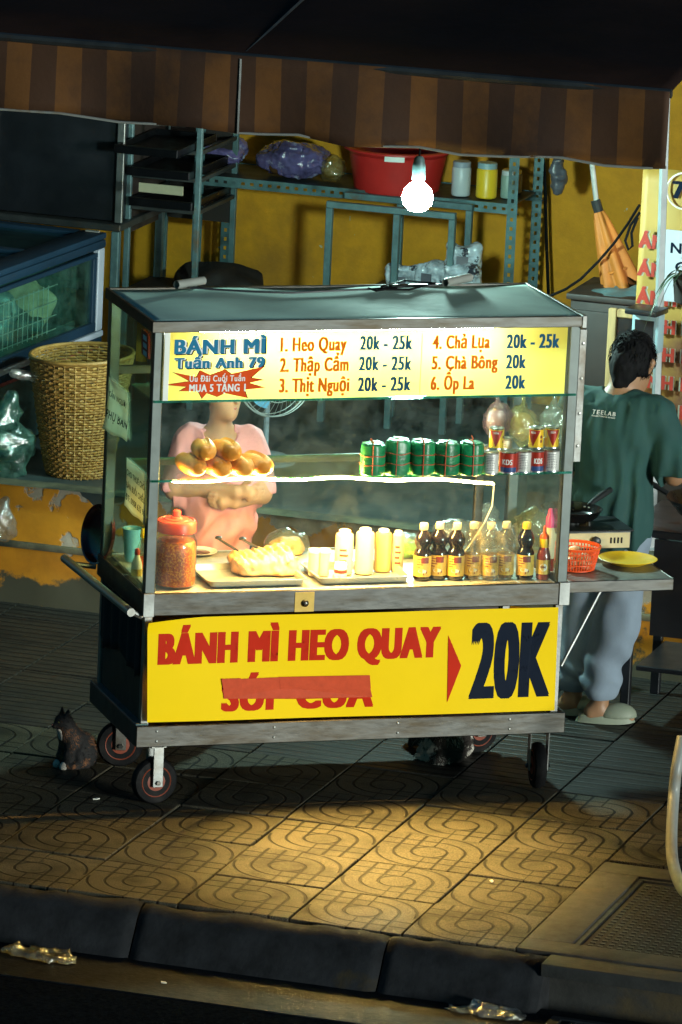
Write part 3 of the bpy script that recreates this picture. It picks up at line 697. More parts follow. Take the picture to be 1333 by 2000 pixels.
# white tube lamp in the top compartment, behind the sign
tl_ = link('tube_lamp', None, cart)
MB().tube([(.2, .1, 1.712), (1.3, .1, 1.712)], .013, 12).build('tube', 'tube_glow', tl_)
MB().box(.14, 1.36, .08, .12, 1.74, 1.775, .004).build('batten', 'white_plastic', tl_)
for x in (.165, 1.315): MB().box(x, x + .02, .085, .115, 1.695, 1.742, .003).build('end_cap', 'white_plastic', tl_)
# menu sign across the top
YS = -.016
def FP(px, py, Y=YS): return gy(px, py, Y)
sx0, sx1, sz0, sz1 = .036, 1.546, 1.5, 1.7455
sg = MB(); sg.grid(lambda a, b: (sx0 + a * (sx1 - sx0), YS + .006 + .0015 * math.sin(a * 14 + b * 3), sz0 + b * (sz1 - sz0)), 40, 8)
sign = sg.build('menu_sign', 'sign_print', cart, 60); sign_b = bvh(sign)
tag(sign, 'yellow printed menu sign with six numbered items and prices')
MB().box(sx0 - .001, sx0 + .018, YS + .0025, YS + .0035, sz0, sz1).build('sign_margin', 'sign_edge', sign, 0)
YT = YS + .003
def line(name, s, mat, xa, xb, base, top, parent, bold=.055, boldy=.035, Y=YT, lift=0., slant=0.):
    p = FP(xa, base, Y); q = FP(xb, base - (xb - xa) * .0145, Y); h = FP(xa, top, Y)[2] - p[2]
    return letters(name, s, mat, parent, p, X, Z, q[0] - p[0], h, bold, boldy, slant=slant, drape=sign_b, lift=lift)
for s, y in (('1. Heo Quay', 0), ('2. Thập Cẩm', 1), ('3. Thịt Nguội', 2)):
    line('menu_item', s, 'orange_ink', 548 - y * 1.5, (678, 682, 683)[y], 687 + y * 40, 659 + y * 40, sign)
    line('menu_price', '20k - 25k', 'blue_ink', 703 - y * 2, 806 - y * 1.5, 684 + y * 40.5, 656 + y * 40.5, sign)
for s, y in (('4. Chả Lụa', 0), ('5. Chà Bông', 1), ('6. Ốp La', 2)):
    line('menu_item', s, 'orange_ink', 845 - y * 2, (958, 973, 927)[y], 682 + y * 40, 655 + y * 40, sign)
    line('menu_price', ('20k - 25k', '20k', '20k')[y], 'blue_ink', 990 - y * 1.5, (1093, 1028, 1027)[y], 681 + y * 39.5, 653 + y * 40, sign)
a_, b_ = FP(826, 652), FP(824, 770)
MB().box(a_[0] - .0012, a_[0] + .0012, YT - .0006, YT - .0003, b_[2], a_[2]).build('divider', 'green_line', sign, 0)
for s, xa, xb, ba, tp in (('BÁNH MÌ', 341, 519, 692, 663), ('Tuấn Anh 79', 341, 517, 720, 699)):
    p = FP(xa, ba, YT)
    for nm, mt, dx, dz, bo, lf in (('title_shadow', 'black_ink', .005, -.004, .12, .0), ('title_outline', 'white_ink', 0, 0, .13, .0015), ('title', 'teal_ink', 0, 0, .07, .003)):
        q = FP(xb, ba - (xb - xa) * .0145, YT); h = FP(xa, tp, YT)[2] - p[2]
        letters(nm, s, mt, sign, p + V3(dx, 0, dz), X, Z, q[0] - p[0], h, bo, .1 if mt != 'teal_ink' else .05, drape=sign_b, lift=lf * .3)
# burst with the offer
bc = FP(421, 752, YT); bp_ = [(325, 752), (372, 745), (340, 728), (385, 737), (392, 724), (412, 733), (440, 722), (452, 731), (516, 716), (490, 738), (513, 742), (486, 748), (516, 757), (478, 761), (483, 777), (440, 768), (425, 775), (405, 768), (396, 779), (388, 764), (352, 764), (366, 756)]
pts = []
for x, y in bp_:
    p = FP(x, y, YT); h = sign_b.ray_cast(Vector((p[0], -.3, p[2])), Vector((0, 1, 0))); p[1] = h[0].y if h[0] else YT; pts.append(p)
bc[1] = np.mean([p[1] for p in pts])
MB().prism([bc + (p - bc) * 1.035 - V3(0, .0006, 0) for p in pts], (0, -.0002, 0)).build('burst_outline', 'black_ink', sign, 0)
MB().prism([p - V3(0, .0012, 0) for p in pts], (0, -.0002, 0)).build('burst', 'burst_red', sign, 0)
line('offer', 'Ưu Đãi Cuối Tuần', 'white_ink', 371, 479, 746, 734, sign, .03, .03, lift=.0018)
line('offer', 'MUA 5 TẶNG 1', 'white_ink', 370, 480, 766, 751, sign, .05, .03, lift=.0018)
# price banner on the lower front
YB = -.022
c0, c1, c2, c3 = FP(288, 1411, YB), FP(1084, 1388, YB), FP(1091, 1186, YB), FP(288, 1208, YB)
def bf(a, b):
    lo = c0 * (1 - a) + c1 * a; hi = c3 * (1 - a) + c2 * a; p = lo * (1 - b) + hi * b
    cu = max(0, (1 - a / .13)) * max(0, (b - .86) / .14); p = p + V3(0, -.02 * cu * cu - .003 * math.sin(a * 11 + b * 2), -.012 * cu)
    return p
bn = MB(); bn.grid(bf, 60, 14); ban = bn.build('price_banner', 'yellow_vinyl', cart, 60); ban_b = bvh(ban)
tag(ban, 'yellow vinyl price banner with red and navy lettering')
YP = YB - .0055
def big(name, s, mat, xa, ya, xb, yb, top, bold, boldy=.05, lift=0., slant=0.):
    p, q = gy(xa, ya, YP), gy(xb, yb, YP); ux = (q - p) / np.linalg.norm(q - p); uz = np.cross(V3(0, -1, 0), ux) * -1; uz = V3(-ux[2], 0, ux[0])
    h = gy(xa, top, YP)[2] - p[2]
    return letters(name, s, mat, ban, p - V3(0, lift, 0), ux, uz, np.linalg.norm(q - p), h, bold, boldy, out=V3(0, -1, 0), slant=slant, drape=ban_b)
big('banner_text', 'BÁNH MÌ HEO QUAY', 'red_vinyl', 308, 1299, 860, 1284, 1237, .08)
big('price_text', '20K', 'navy_vinyl', 916, 1366, 1074, 1361, 1216, .045, .03)
big('crossed_text', 'SÚP CUA', 'red_vinyl', 432, 1390, 730, 1381, 1330, .08)
def P3(l, Y):
    out = []
    for x, y in l:
        p = gy(x, y, YB); h = ban_b.ray_cast(Vector((p[0], -.3, p[2])), Vector((0, 1, 0))); out.append(V3(p[0], (h[0].y if h[0] else YB) + Y, p[2]))
    return out
MB().prism(P3([(876, 1241), (901, 1300), (873, 1371)], -.002), (0, -.0006, 0)).build('arrow', 'red_vinyl', ban, 0)
MB().prism(P3([(433, 1327), (560, 1322), (560, 1343), (722, 1338), (727, 1361), (600, 1365), (437, 1364)], -.0032), (0, -.0005, 0)).build('tape', 'tape_red', ban, 0)
MB().prism(P3([(545, 1322), (722, 1318), (724, 1344), (548, 1346)], -.0042), (0, -.0005, 0)).build('tape', 'tape_red', ban, 0)
MB().prism(P3([(432, 1325), (470, 1324), (473, 1346), (436, 1347)], -.005), (0, -.0005, 0)).build('tape', 'tape_red', ban, 0)
# yellow sticker and lock on the apron
a_, b_ = gy(577, 1157, -.0125), gy(613, 1194, -.0125)
MB().box(a_[0], b_[0], -.0145, -.0122, b_[2], a_[2]).build('lock_plate', 'label_gold', cart, 0)
lk = gy(596, 1178, -.014); MB().lathe([(.013, 0), (.013, .006), (.009, .01), (.005, .012)], 16).build('lock', 'steel', cart, loc=lk).rotation_euler = (PI / 2, 0, 0)
# push handle on the left end
h0, h1 = V3(-.05, -.01, .728), V3(-.105, .74, .752)
MB().tube([h0, h1], .0155, 14).build('push_handle', 'aluminium', cart)
for f, xx in ((.03, 0), (.9, 0)):
    p = h0 + (h1 - h0) * f; MB().tube([p, V3(-.004, p[1] + (-.0 if f < .5 else .0), .735 - .03 * (f < .5))], .01, 8).build('handle_bracket', 'steel_dull', cart)
# folding side table with strut
tb = MB().box(L + .012, 2.04, .075, .53, .757, .777, .002); tb.build('side_table', 'steel_dull', cart)
MB().box(L + .012, 2.042, .069, .0748, .735, .778, .002).build('side_table_lip', 'steel', cart)
MB().box(2.0402, 2.045, .075, .53, .735, .778, .002).build('side_table_lip', 'steel', cart)
MB().tube([V3(1.775, .09, .755), V3(1.606, .03, .47)], .006, 8).build('strut', 'steel_dull', cart)
# notices taped to the left pane
XP = -.004
def notice(pts, lines, mat='thin_paper', curl=.0, lab=None):
    P = [gx(x, y, XP) for x, y in pts]                          # corners: top-left, top-right, bottom-right, bottom-left
    def fn(a, b):
        p = (P[0] * (1 - a) + P[1] * a) * (1 - b) + (P[3] * (1 - a) + P[2] * a) * b
        return p + V3(-curl * max(0, b - .55) ** 2 * 5 * (1 - a * .7), 0, .004 * math.sin(a * 9 + 1) * b * (b > .9))
    g = MB(); g.grid(fn, 12, 16); o = g.build('notice', mat, cart, 60)
    md = o.modifiers.new('thick', 'SOLIDIFY'); md.thickness = .0006; md.offset = 0
    if lab: tag(o, lab)
    for s, b, hgt, a0, a1 in lines:
        p, q = np.array(fn(a0, b)), np.array(fn(a1, b)); ux = (q - p) / np.linalg.norm(q - p)
        up = np.array(fn(a0, b - .1)) - np.array(fn(a0, b)); up /= np.linalg.norm(up)
        letters('notice_text', s, 'black_ink', o, p + V3(-.0012, 0, 0), ux, up, np.linalg.norm(q - p), hgt, .06, .03, out=V3(-1, 0, 0))
    return o
notice([(213, 735), (250, 768), (250, 862), (206, 838)], [('CẦN NGƯỜI', .34, .02, .08, .93), ('PHỤ BÁN', .76, .032, .02, .97)], curl=.012, lab='white handwritten-style notice with curling bottom')
notice([(248, 893), (284, 925), (284, 1026), (246, 988)], [('CHO THUÊ CHỖ', .34, .022, .03, .99), ('BÁN BUỔI CHIỀU', .6, .022, .03, .99), ('ĐT: 0908 632 96', .84, .022, .03, .99)], curl=.006, lab='cream notice with black lettering and phone number')
p = [gx(x, y, XP) for x, y in ((277, 641), (290, 652), (290, 702), (277, 690))]
MB().prism(p, (-.0006, 0, 0)).build('sticker', 'can_red', cart, 0)
for k in range(3):
    p = [gx(x, y + k * 15, XP - .001) for x, y in ((280, 652), (287, 658), (287, 668), (280, 662))]; MB().prism(p, (-.0004, 0, 0)).build('sticker_mark', 'white_ink', cart, 0)
# two loose metal tubes and a cord on the roof
def roof_tube(a, b, lab, name='metal_tube'):
    p, q = gz(*a, H + .02), gz(*b, H + .02); d = (q - p); o = MB()
    x, y, d_ = frame_of(d); n = 16
    for rr in (.0155,):
        o.tube([p, q], rr, n, cap=False); o.tube([q, p], rr - .003, n, cap=False)
    ob = o.build(name, 'pvc', None); tag(ob, lab, 'tube', 'loose tubes on the cart roof'); return ob
roof_tube((345, 556), (398, 548), 'short grey tube on left part of the cart roof'); roof_tube((870, 552), (918, 542), 'short grey tube on right part of the cart roof')
rc = [gz(x, y, H + .006) for x, y in ((372, 562), (430, 566), (500, 570), (570, 572), (650, 568), (720, 565), (790, 560), (870, 556))]
tag(MB().tube(rc, .004, 5).build('twisted_cord', 'cord_grey'), 'thin twisted cord lying along the cart roof', 'cord')
rc = [gz(x, y, H + .008) for x, y in ((720, 563), (735, 568), (775, 562), (760, 558), (740, 565), (800, 566), (850, 553), (790, 548), (745, 560))]
tag(MB().tube(rc, .004, 5).build('cable_bundle', 'cable'), 'dark loose cable bundle on the rear of the roof', 'cable')
# ------------------------------------------------------------------ hanging bulb
bl_ = gv(816, 384, 2.4)
bulb = thing('light_bulb', 'bright white bulb hanging below the awning edge', 'bulb', bl_)
MB().lathe([(.012, .06), (.03, .052), (.052, .03), (.062, .0), (.056, -.03), (.036, -.052), (.012, -.06)], 20).build('globe', 'bulb_glow', bulb)
MB().lathe([(.02, .06), (.026, .066), (.026, .12), (.02, .15), (.012, .16)], 14).build('socket', 'steel_paint', bulb)
MB().tube([(0, 0, .16), (.003, 0, .3), (0, 0, .75)], .004, 6).build('cord', 'cable', bulb)
# ------------------------------------------------------------------ goods on and in the cart
FACE = math.atan2(-.93, -.29)                                   # side of a round thing that looks to the street
ZT = ZC1 + .001                                                # counter surface
def on(px, py, z): return gz(px, py, z)
def patch(mb, r, a0, a1, z0, z1, n=8, shape=None):
    """piece of label on a cylinder of radius r"""
    if shape is None:
        mb.grid(lambda a, b: (r * math.cos(a0 + (a1 - a0) * a), r * math.sin(a0 + (a1 - a0) * a), z0 + (z1 - z0) * b), n, 2)
    else:
        pts = [(a0 + (a1 - a0) * x, z0 + (z1 - z0) * y) for x, y in shape]
        mb.add([(r * math.cos(a), r * math.sin(a), z) for a, z in pts], [tuple(range(len(pts)))])
    return mb
ELL = [(.5 + .5 * math.cos(2 * PI * k / 14), .5 + .5 * math.sin(2 * PI * k / 14)) for k in range(14)]
def cyl_text(name, s, mat, parent, r, ac, width, cap, z, bold=.05):
    v, f = text_tris(s); x0, x1 = v[:, 0].min(), v[:, 0].max()
    mb = MB()
    for dx in (-bold * cap, 0, bold * cap):
        mb.add([((r + dx * .01) * math.cos(ac + ((p[0] - x0) / (x1 - x0) - .5) * width / r + dx / r), (r + dx * .01) * math.sin(ac + ((p[0] - x0) / (x1 - x0) - .5) * width / r + dx / r), z + p[1] / .7 * cap) for p in v], f)
    return mb.build(name, mat, parent, 0)
# bread rolls, pointed ends to the street
def bread_mesh(seed):
    mb = MB(); n = 26; m = 22; h = .1
    def fn(a, b):
        t = -1 + 2 * b; rr = max(0., 1 - abs(t) ** 2.6) ** .5; an = 2 * PI * a
        x = .047 * rr * math.cos(an); z = .041 * rr * math.sin(an); y = h * t
        if math.sin(an) > .55: z += (.007 * math.exp(-((x - .018) / .008) ** 2) - .011 * math.exp(-((x - .002) / .009) ** 2)) * (1 - t * t) ** .7
        w = .0035 * float(vnoise(np.array([x, y, z]) * 28, seed)); return (x * (1 + w * 12), y, z * (1 + w * 10) + .04)
    mb.grid(fn, n, m, True); return mb
bmesh_ = [bread_mesh(k) for k in range(3)]
spots = [(371, 936, 'leftmost bread roll in the bottom row on the glass shelf', 0), (417, 938, 'bread roll second from left in the bottom row on the glass shelf', 1), (461, 937, 'bread roll third from left in the bottom row on the glass shelf', 2), (504, 934, 'bread roll at the right end, lying apart from the pile', 0)]
k = 0
for px, py, lb, i in spots:
    p = on(px, py, ZS2 + .007) + V3(.02, .085, 0)
    o = bmesh_[i].build('bread_roll', 'bread', None, 60, p, .1 + .25 * math.sin(px)); o.scale = (.92, .92, .92); tag(o, lb, 'bread', 'bread rolls on the shelf')
    o.rotation_euler[1] = .3 * math.cos(px * 3)
    k += 1
for px, py, lb, i in ((397, 936, 'left one of the two bread rolls on top of the pile', 1), (440, 937, 'right one of the two bread rolls on top of the pile', 2)):
    p = on(px, py, ZS2 + .007) + V3(.02, .075, .056)
    o = bmesh_[i].build('bread_roll', 'bread', None, 60, p, -.12 if i == 1 else .2); tag(o, lb, 'bread', 'bread rolls on the shelf')
    o.rotation_euler[0] = -.05; o.scale = (.92, .92, .92)
scm = MB(); scm.grid(lambda a, b: ((a - .5) * .016 * math.sin(PI * b) ** .6 + .004, -.062 + .124 * b, .0735 + .004 * math.sin(PI * a) - .012 * abs(b - .5) ** 2 * 4 + .001 * math.sin(b * 70 + a * 9)), 6, 18); scm = scm.mesh('crust_split', 'bread_cut', 60)
for o in [q for q in COL.objects if q.name.startswith('bread_roll')]: link('crust_split', scm, o)
# leaf-wrapped sausage rolls tied with red string
def sausage(px, py, h, lab, seed):
    p = on(px, py, ZS2 + .007) + V3(.012, .042, 0); r = .0445
    t = thing('wrapped_sausage', lab, 'sausage roll', p, seed * .9, 'leaf-wrapped sausages on the shelf')
    q = MB().lathe([(r * .8, 0), (r * .98, .004), (r, .02), (r * 1.02, h * .5), (r, h - .01), (r * .93, h), (r * .5, h + .004), (.001, h + .002)], 28, wob=lambda a, b: 1 + .03 * math.sin(a * 5 + seed) + .015 * math.sin(a * 11 + b * 6))
    o = q.build('leaf_wrap', 'leaf_wrap', t, 50); crumple(o, .0022, 60, seed)
    f = MB()
    for j in range(4):
        a = j * PI / 2 + .3; f.prism([(.04 * math.cos(a), .04 * math.sin(a), h + .003 + j * .0012), (.041 * math.cos(a + 1.2), .041 * math.sin(a + 1.2), h + .003 + j * .0012), (.012 * math.cos(a + 2.4), .012 * math.sin(a + 2.4), h + .006 + j * .0012)], (0, 0, .0012))
    f.build('folded_leaf_end', 'leaf_top', t, 0)
    for zz in (h * .36, h * .66):
        MB().tube([((r * 1.035) * math.cos(2 * PI * j / 24), r * 1.035 * math.sin(2 * PI * j / 24), zz + .002 * math.sin(j)) for j in range(24)], .0022, 5, closed=True).build('string', 'string_red', t)
    a = FACE - seed * .9 + .25 * math.sin(seed * 3)
    MB().tube([(r * 1.03 * math.cos(a), r * 1.03 * math.sin(a), z) for z in (.003, h * .3, h * .7, h)] + [(r * .5 * math.cos(a), r * .5 * math.sin(a), h + .01), (-r * .9 * math.cos(a), -r * .9 * math.sin(a), h + .006)], .0022, 5).build('string', 'string_red', t)
    if seed in (1, 5): MB().tube([(0, 0, h + .004), (-.012, .004, h + .016), (-.02, 0, h + .024)], .003, 5).build('string_tail', 'string_red', t)
for i, (px, h) in enumerate(((727, .11), (776, .124), (824, .118), (873, .114), (920, .114))):
    sausage(px, 931, h, ('leaf-wrapped sausage roll at the left end of the green row', 'tallest leaf-wrapped sausage roll, second from left in the green row', 'middle leaf-wrapped sausage roll of the green row', 'leaf-wrapped sausage roll second from right in the green row', 'leaf-wrapped sausage roll at the right end, next to the cans')[i], i + 1)
# tins: bottom row and three on top
def can(p, r, h, style, lab, grp, turn=0.):
    t = thing('food_can', lab, 'can', p, 0, grp)
    MB().lathe([(r * .93, 0), (r * 1.02, .001), (r * 1.02, .003), (r * .985, .005), (r * .985, h - .005), (r * 1.02, h - .003), (r * 1.02, h - .001), (r * .96, h), (r * .94, h - .003), (.001, h - .003)], 28).build('tin', 'tin', t)
    base = {'tri': 'can_yellow', 'kds': 'can_red', 'plain': 'can_white', 'halfred': 'can_white'}[style]
    MB().lathe([(r * .995, .006), (r * .995, h - .006)], 28, cap=False).build('label', base, t)
    F = FACE + turn
    if style == 'tri':
        q = MB(); q.grid(lambda a, b: (r * 1.006 * math.cos(F + (a - .5) * 2. * (.05 + .95 * b)), r * 1.006 * math.sin(F + (a - .5) * 2. * (.05 + .95 * b)), .012 + (h - .02) * b), 12, 8); q.build('label_triangle', 'can_red', t, 0)
        patch(MB(), r * 1.004, F - 1.5, F - .95, h * .5, h * .85).build('label_block', 'white_ink', t, 0)
        cyl_text('label_text', 'SỮA', 'white_ink', t, r * 1.008, F, r * .7, .007, h * .74)
        for zz in (.3, .5): patch(MB(), r * 1.008, F + 1.0, F + 1.35, h * zz, h * (zz + .16), shape=ELL).build('label_dot', 'label_dark', t, 0)
    if style in ('kds', 'halfred'):
        o = 0 if style == 'kds' else .9
        if style == 'halfred': patch(MB(), r * 1.003, F + o - .6, F + o + 1.2, .007, h - .007, 12).build('label_block', 'can_red', t, 0)
        patch(MB(), r * 1.004, F + o - .9, F + o + 1.2, .007, h * .3, 12).build('label_scene', 'can_blue', t, 0)
        cyl_text('label_text', 'KDS', 'white_ink', t, r * 1.008, F + o * .9, r * 1.1, .02, h * .42)
    if style == 'plain':
        for j in range(9): patch(MB(), r * 1.003, F - .7, F + .55 + .1 * math.sin(j * 7), h * (.2 + j * .075), h * (.2 + j * .075) + .0022, 5).build('label_print', 'bag_print', t, 0)
    return t
zc = ZS2 + .007; r = .029; hb = .082
row = [(958, 928, 'plain', 'pale can with small print at the left end of the bottom can row', 0), (993, 926, 'kds', 'red and blue can with white letters in the bottom row', -.15), (1022, 925, 'plain', 'pale can between the two red and blue cans of the bottom row', 0), (1047, 924, 'kds', 'red and blue can right of centre in the bottom can row', .3), (1077, 923, 'plain', 'pale can at the right end of the bottom can row', .1)]
for px, py, st_, lb, tr in row: can(on(px, py, zc) + V3(.008, .028, 0), r * (1.15 if px == 993 else 1), hb, st_, lb, 'cans on the glass shelf', tr)
for px, py, tr, lb in ((972, 879, -.1, 'yellow and red can on top, standing alone on the left'), (1050, 878, -.5, 'yellow and red can on top, left of the pair beside the post'), (1080, 877, .15, 'yellow and red can on top, right of the pair beside the post')):
    can(on(px, py, zc + hb + .001) + V3(.004, .028, 0), .027, .078, 'tri', lb, 'cans on the glass shelf', tr)
can(on(952, 921, zc) + V3(0, .09, 0), .029, .08, 'plain', 'pale can half hidden behind the left end of the can row', 'cans on the glass shelf', .4)
can(on(1000, 918, zc) + V3(0, .095, 0), .029, .1, 'plain', 'taller pale can behind the bottom can row', 'cans on the glass shelf', -.3)
# bags hanging from the top compartment
def hang_bag(name, px, py, Y, r, hh, mat, lab, cat='bag', seed=1, inner=None):
    p = gy(px, py, Y); t = thing(name, lab, cat, p)
    f = lambda P: sd_ell(P, (0, 0, -hh * .45), (r, r * .75, hh * .5)) + .012 * vnoise(P * 30, seed) + .006 * vnoise(P * 70, seed)
    o = blob('bag', mat, t, f, (-r * 1.3, -r * 1.1, -hh * 1.05), (r * 1.3, r * 1.1, hh * .2), .009)
    MB().tube([(0, 0, -hh * .02), (.004, .004, hh * .12), (0, .01, hh * .35)], [.02, .008, .006], 8).build('knot', mat, t)
    if inner:
        g = lambda P: sd_ell(P, (0, 0, -hh * .5), (r * .75, r * .55, hh * .36)) + .008 * vnoise(P * 40, seed + 3)
        blob('contents', inner, t, g, (-r, -r, -hh), (r, r, 0), .012)
    return t
hang_bag('hanging_bag', 971, 790, .3, .055, .13, 'bag_pink', 'pink plastic bag hanging behind the cans', inner='white_plastic', seed=2)
hang_bag('hanging_bag', 1022, 795, .32, .062, .15, 'bag_yellow', 'pale yellow plastic bag hanging behind the cans', inner='milk_sauce', seed=5)
hang_bag('hanging_bag', 1082, 792, .42, .05, .2, 'bag_white', 'white plastic bag hanging against the right pane', seed=8)
# chilli jar
p = on(346, 1153, ZT) + V3(.012, .07, 0); r = .069
jar = thing('chilli_jar', 'large glass jar of red chilli oil with red screw lid', 'jar', p + V3(.0, .012, 0)); jar.scale = (1.13, 1.13, 1.03)
MB().lathe([(r * .9, .0), (r, .008), (r, .145), (r * .96, .165), (r * .84, .185), (r * .82, .2), (r * .8, .2), (r * .8, .186), (r * .93, .163), (r * .965, .143), (r * .965, .012)], 36, cap=False).build('glass', 'glass_jar', jar)
o = MB().lathe([(.001, .006), (r * .93, .007), (r * .945, .02), (r * .945, .12), (r * .93, .15), (r * .84, .162), (.001, .165)], 36).build('chilli', 'chili', jar)
MB().lathe([(r * .86, .192), (r * .93, .195), (r * .93, .226), (r * .88, .234), (r * .8, .236), (r * .78, .232), (r * .6, .236), (r * .58, .24), (r * .3, .24), (r * .27, .245), (r * .2, .246), (r * .19, .266), (r * .12, .27), (.001, .27)], 36, wob=lambda a, b: 1 + (.008 * math.sin(a * 40) if .05 < b < .25 else 0)).build('lid', 'lid_red', jar)
# cups and small bottles in the left corner
p = gx(248, 1106, .1); p = on(250, 1098, ZT)
cup = MB().lathe([(.024, 0), (.026, .003), (.036, .12), (.039, .122), (.037, .124), (.034, .12), (.024, .006), (.001, .005)], 26).build('blue_cup', 'blue_plastic', None, 35, p + V3(.02, .02, 0)); tag(cup, 'blue plastic cup in the left corner behind the side pane', 'cup')
def small_bottle(px, py, h, r, body, capm, lab, fill=None, z=ZT, off=(0, 0, 0)):
    t = thing('sauce_bottle', lab, 'bottle', on(px, py, z) + V3(*off))
    MB().lathe([(r * .9, 0), (r, .004), (r, h * .42), (r * .82, h * .55), (r * .5, h * .72), (r * .42, h * .8), (.001, h * .8)], 22).build('body', body, t)
    if fill: MB().lathe([(r * 1.01, .006), (r * 1.01, h * .3)], 22, cap=False).build('label', fill, t)
    MB().lathe([(r * .5, h * .79), (r * .52, h * .8), (r * .5, h * .93), (r * .36, h), (.001, h)], 18).build('cap', capm, t)
    return t
small_bottle(272, 1118, .155, .024, 'pet', 'yellow_plastic', 'clear bottle with yellow cap in the left corner', 'orange_plastic', off=(.02, .03, 0))
small_bottle(262, 1128, .105, .02, 'white_plastic', 'lid_red', 'small white bottle with red cap by the left pane', 'label_gold', off=(.012, .01, 0))
# steel trays with roast pork and sauces
def tray(c0, c1, lab, y0, y1, h=.026):
    t = thing('metal_tray', lab, 'tray', ((c0 + c1) / 2, (y0 + y1) / 2, ZT)); w, d = (c1 - c0) / 2, (y1 - y0) / 2
    def ring(a, e): return [(s1 * (w - a), s2 * (d - a), e) for s1, s2 in ((-1, -1), (1, -1), (1, 1), (-1, 1))]
    mb = MB(); rs = []
    def rr(ins, z, rad=.025):
        pts = []
        for cx, cy, a0 in ((1, -1, -PI / 2), (1, 1, 0), (-1, 1, PI / 2), (-1, -1, PI)):
            for j in range(6):
                a = a0 + j / 5 * PI / 2; q = max(.004, rad - ins); pts.append((cx * (w - rad) + (q) * math.cos(a), cy * (d - rad) + q * math.sin(a), z))
        return pts
    prof = [(.018, .001), (.010, .003), (.004, h), (0, h + .001), (-.006, h + .0005), (-.006, h - .003), (-.002, h - .004)]
    for ins, z in prof: rs.append(rr(ins, z))
    n = len(rs[0])
    for q in rs: mb.v += q
    mb.f += [(i * n + k, i * n + (k + 1) % n, (i + 1) * n + (k + 1) % n, (i + 1) * n + k) for i in range(len(rs) - 1) for k in range(n)]
    mb.f.append(tuple(range(n))); o = mb.build('tray_body', 'aluminium', t, 40); return t
a_, b_ = on(400, 1146, ZT), on(596, 1146, ZT); tray(a_[0] + .01, b_[0] + .01, 'left steel tray holding roast pork', .055, .33)
c_, d_ = on(614, 1138, ZT), on(794, 1136, ZT); tray(c_[0] + .01, d_[0] + .01, 'right steel tray holding squeeze bottles and tubs', .06, .32)
p = on(513, 1126, ZT + .004) + V3(.01, .07, .0)
pk = thing('roast_pork', 'slab of crackling roast pork on the left steel tray', 'roast pork', p, .08)
o = blob('meat', 'pork', pk, lambda P: np.maximum(np.linalg.norm(np.maximum(np.abs(P - V3(0, 0, .028)) - V3(.082, .05, .016 ), 0), axis=-1) - .03 - .012 * P[..., 0] / .1 + .012 * vnoise(P * 20, 4) + .006 * vnoise(P * 55, 5) + .004 * np.sin(P[..., 0] * 240 + 2 * vnoise(P * 20, 1)) * (P[..., 2] > .05), .002 - P[..., 2]), (-.14, -.11, -.004), (.14, .11, .125), .006)
for k, (x, y, q) in enumerate(((-.115, .02, .05), (.105, -.03, .04))):
    pass
def tongs(px, py, px2, py2, lab, dz):
    a, b = on(px, py, ZT + dz), on(px2, py2, ZT + .05); t = thing('tongs', lab, 'tongs', a)
    d = b - a; x, y, dd = frame_of(d)
    for s in (-1, 1):
        g = MB(); g.bar(x * s * .011, d * .5 + x * s * .014, .016, .004, .001); g.bar(d * .5 + x * s * .014, d + x * s * .004, .012, .004, .001); g.build('arm', 'steel', t)
    MB().lathe([(.013, 0), (.014, .006), (.006, .01)], 12).build('pivot', 'steel', t)
tongs(427, 1052, 474, 1082, 'pair of steel tongs left of the roast pork', .12); tongs(474, 1054, 522, 1080, 'pair of steel tongs behind the roast pork', .115)
p = on(403, 1094, ZT) + V3(0, .1, 0)
pl = thing('dipping_plate', 'white plate with brown dip behind the chilli jar', 'plate', p)
MB().lathe([(.03, 0), (.04, .003), (.068, .012), (.069, .014), (.04, .006), (.001, .005)], 30).build('plate', 'white_plastic', pl); MB().lathe([(.001, .0075), (.042, .0075), (.04, .009), (.001, .011)], 24).build('dip', 'soy_brown', pl)
def squeeze(px, py, r, h, mat, lab, dy, tip=True):
    t = thing('squeeze_bottle', lab, 'bottle', on(px, py, ZT + .004) + V3(.006, dy, 0), 0, 'squeeze bottles on the right tray')
    MB().lathe([(r * .9, 0), (r, .004), (r, h * .84), (r * .93, h * .9), (r * .7, h * .93), (.001, h * .93)], 24).build('body', mat, t)
    MB().lathe([(r * .66, h * .925), (r * .66, h * .98), (r * .5, h), (.001, h)], 18).build('cap', 'white_plastic', t); return t
squeeze(672, 1124, .033, .165, 'milk_sauce', 'leftmost tall white squeeze bottle on the right tray', .03)
squeeze(713, 1124, .034, .17, 'milk_sauce', 'widest squeeze bottle, second from left on the right tray', .035)
squeeze(750, 1120, .031, .158, 'cream_sauce', 'tan sauce squeeze bottle, third from left on the right tray', .04)
squeeze(779, 1120, .022, .152, 'milk_sauce', 'slim squeeze bottle at the right end of the right tray', .04)
for q_, (px, r_, h_) in enumerate(((672, .033, .165), (779, .022, .152))):
    b_ = bpy.data.objects['squeeze_bottle' if q_ == 0 else 'squeeze_bottle.003']
    for j in range(4): patch(MB(), r_ * 1.012, FACE - .5, FACE + .5 - .2 * (j % 2), .03 + j * .02, .038 + j * .02, 6).build('label_print', 'can_red' if q_ == 0 else 'label_dark', b_, 0)
for px, lab in ((617, 'left one of two small white tubs on the right tray'), (637, 'right one of two small white tubs on the right tray')):
    t = thing('sauce_tub', lab, 'tub', on(px, 1128, ZT + .004) + V3(0, .03, 0), 0, 'small tubs on the right tray')
    MB().lathe([(.016, 0), (.019, .003), (.021, .09), (.001, .09)], 22).build('body', 'milk_sauce', t); MB().lathe([(.0225, .088), (.0225, .098), (.02, .1), (.001, .1)], 22).build('lid', 'white_plastic', t)
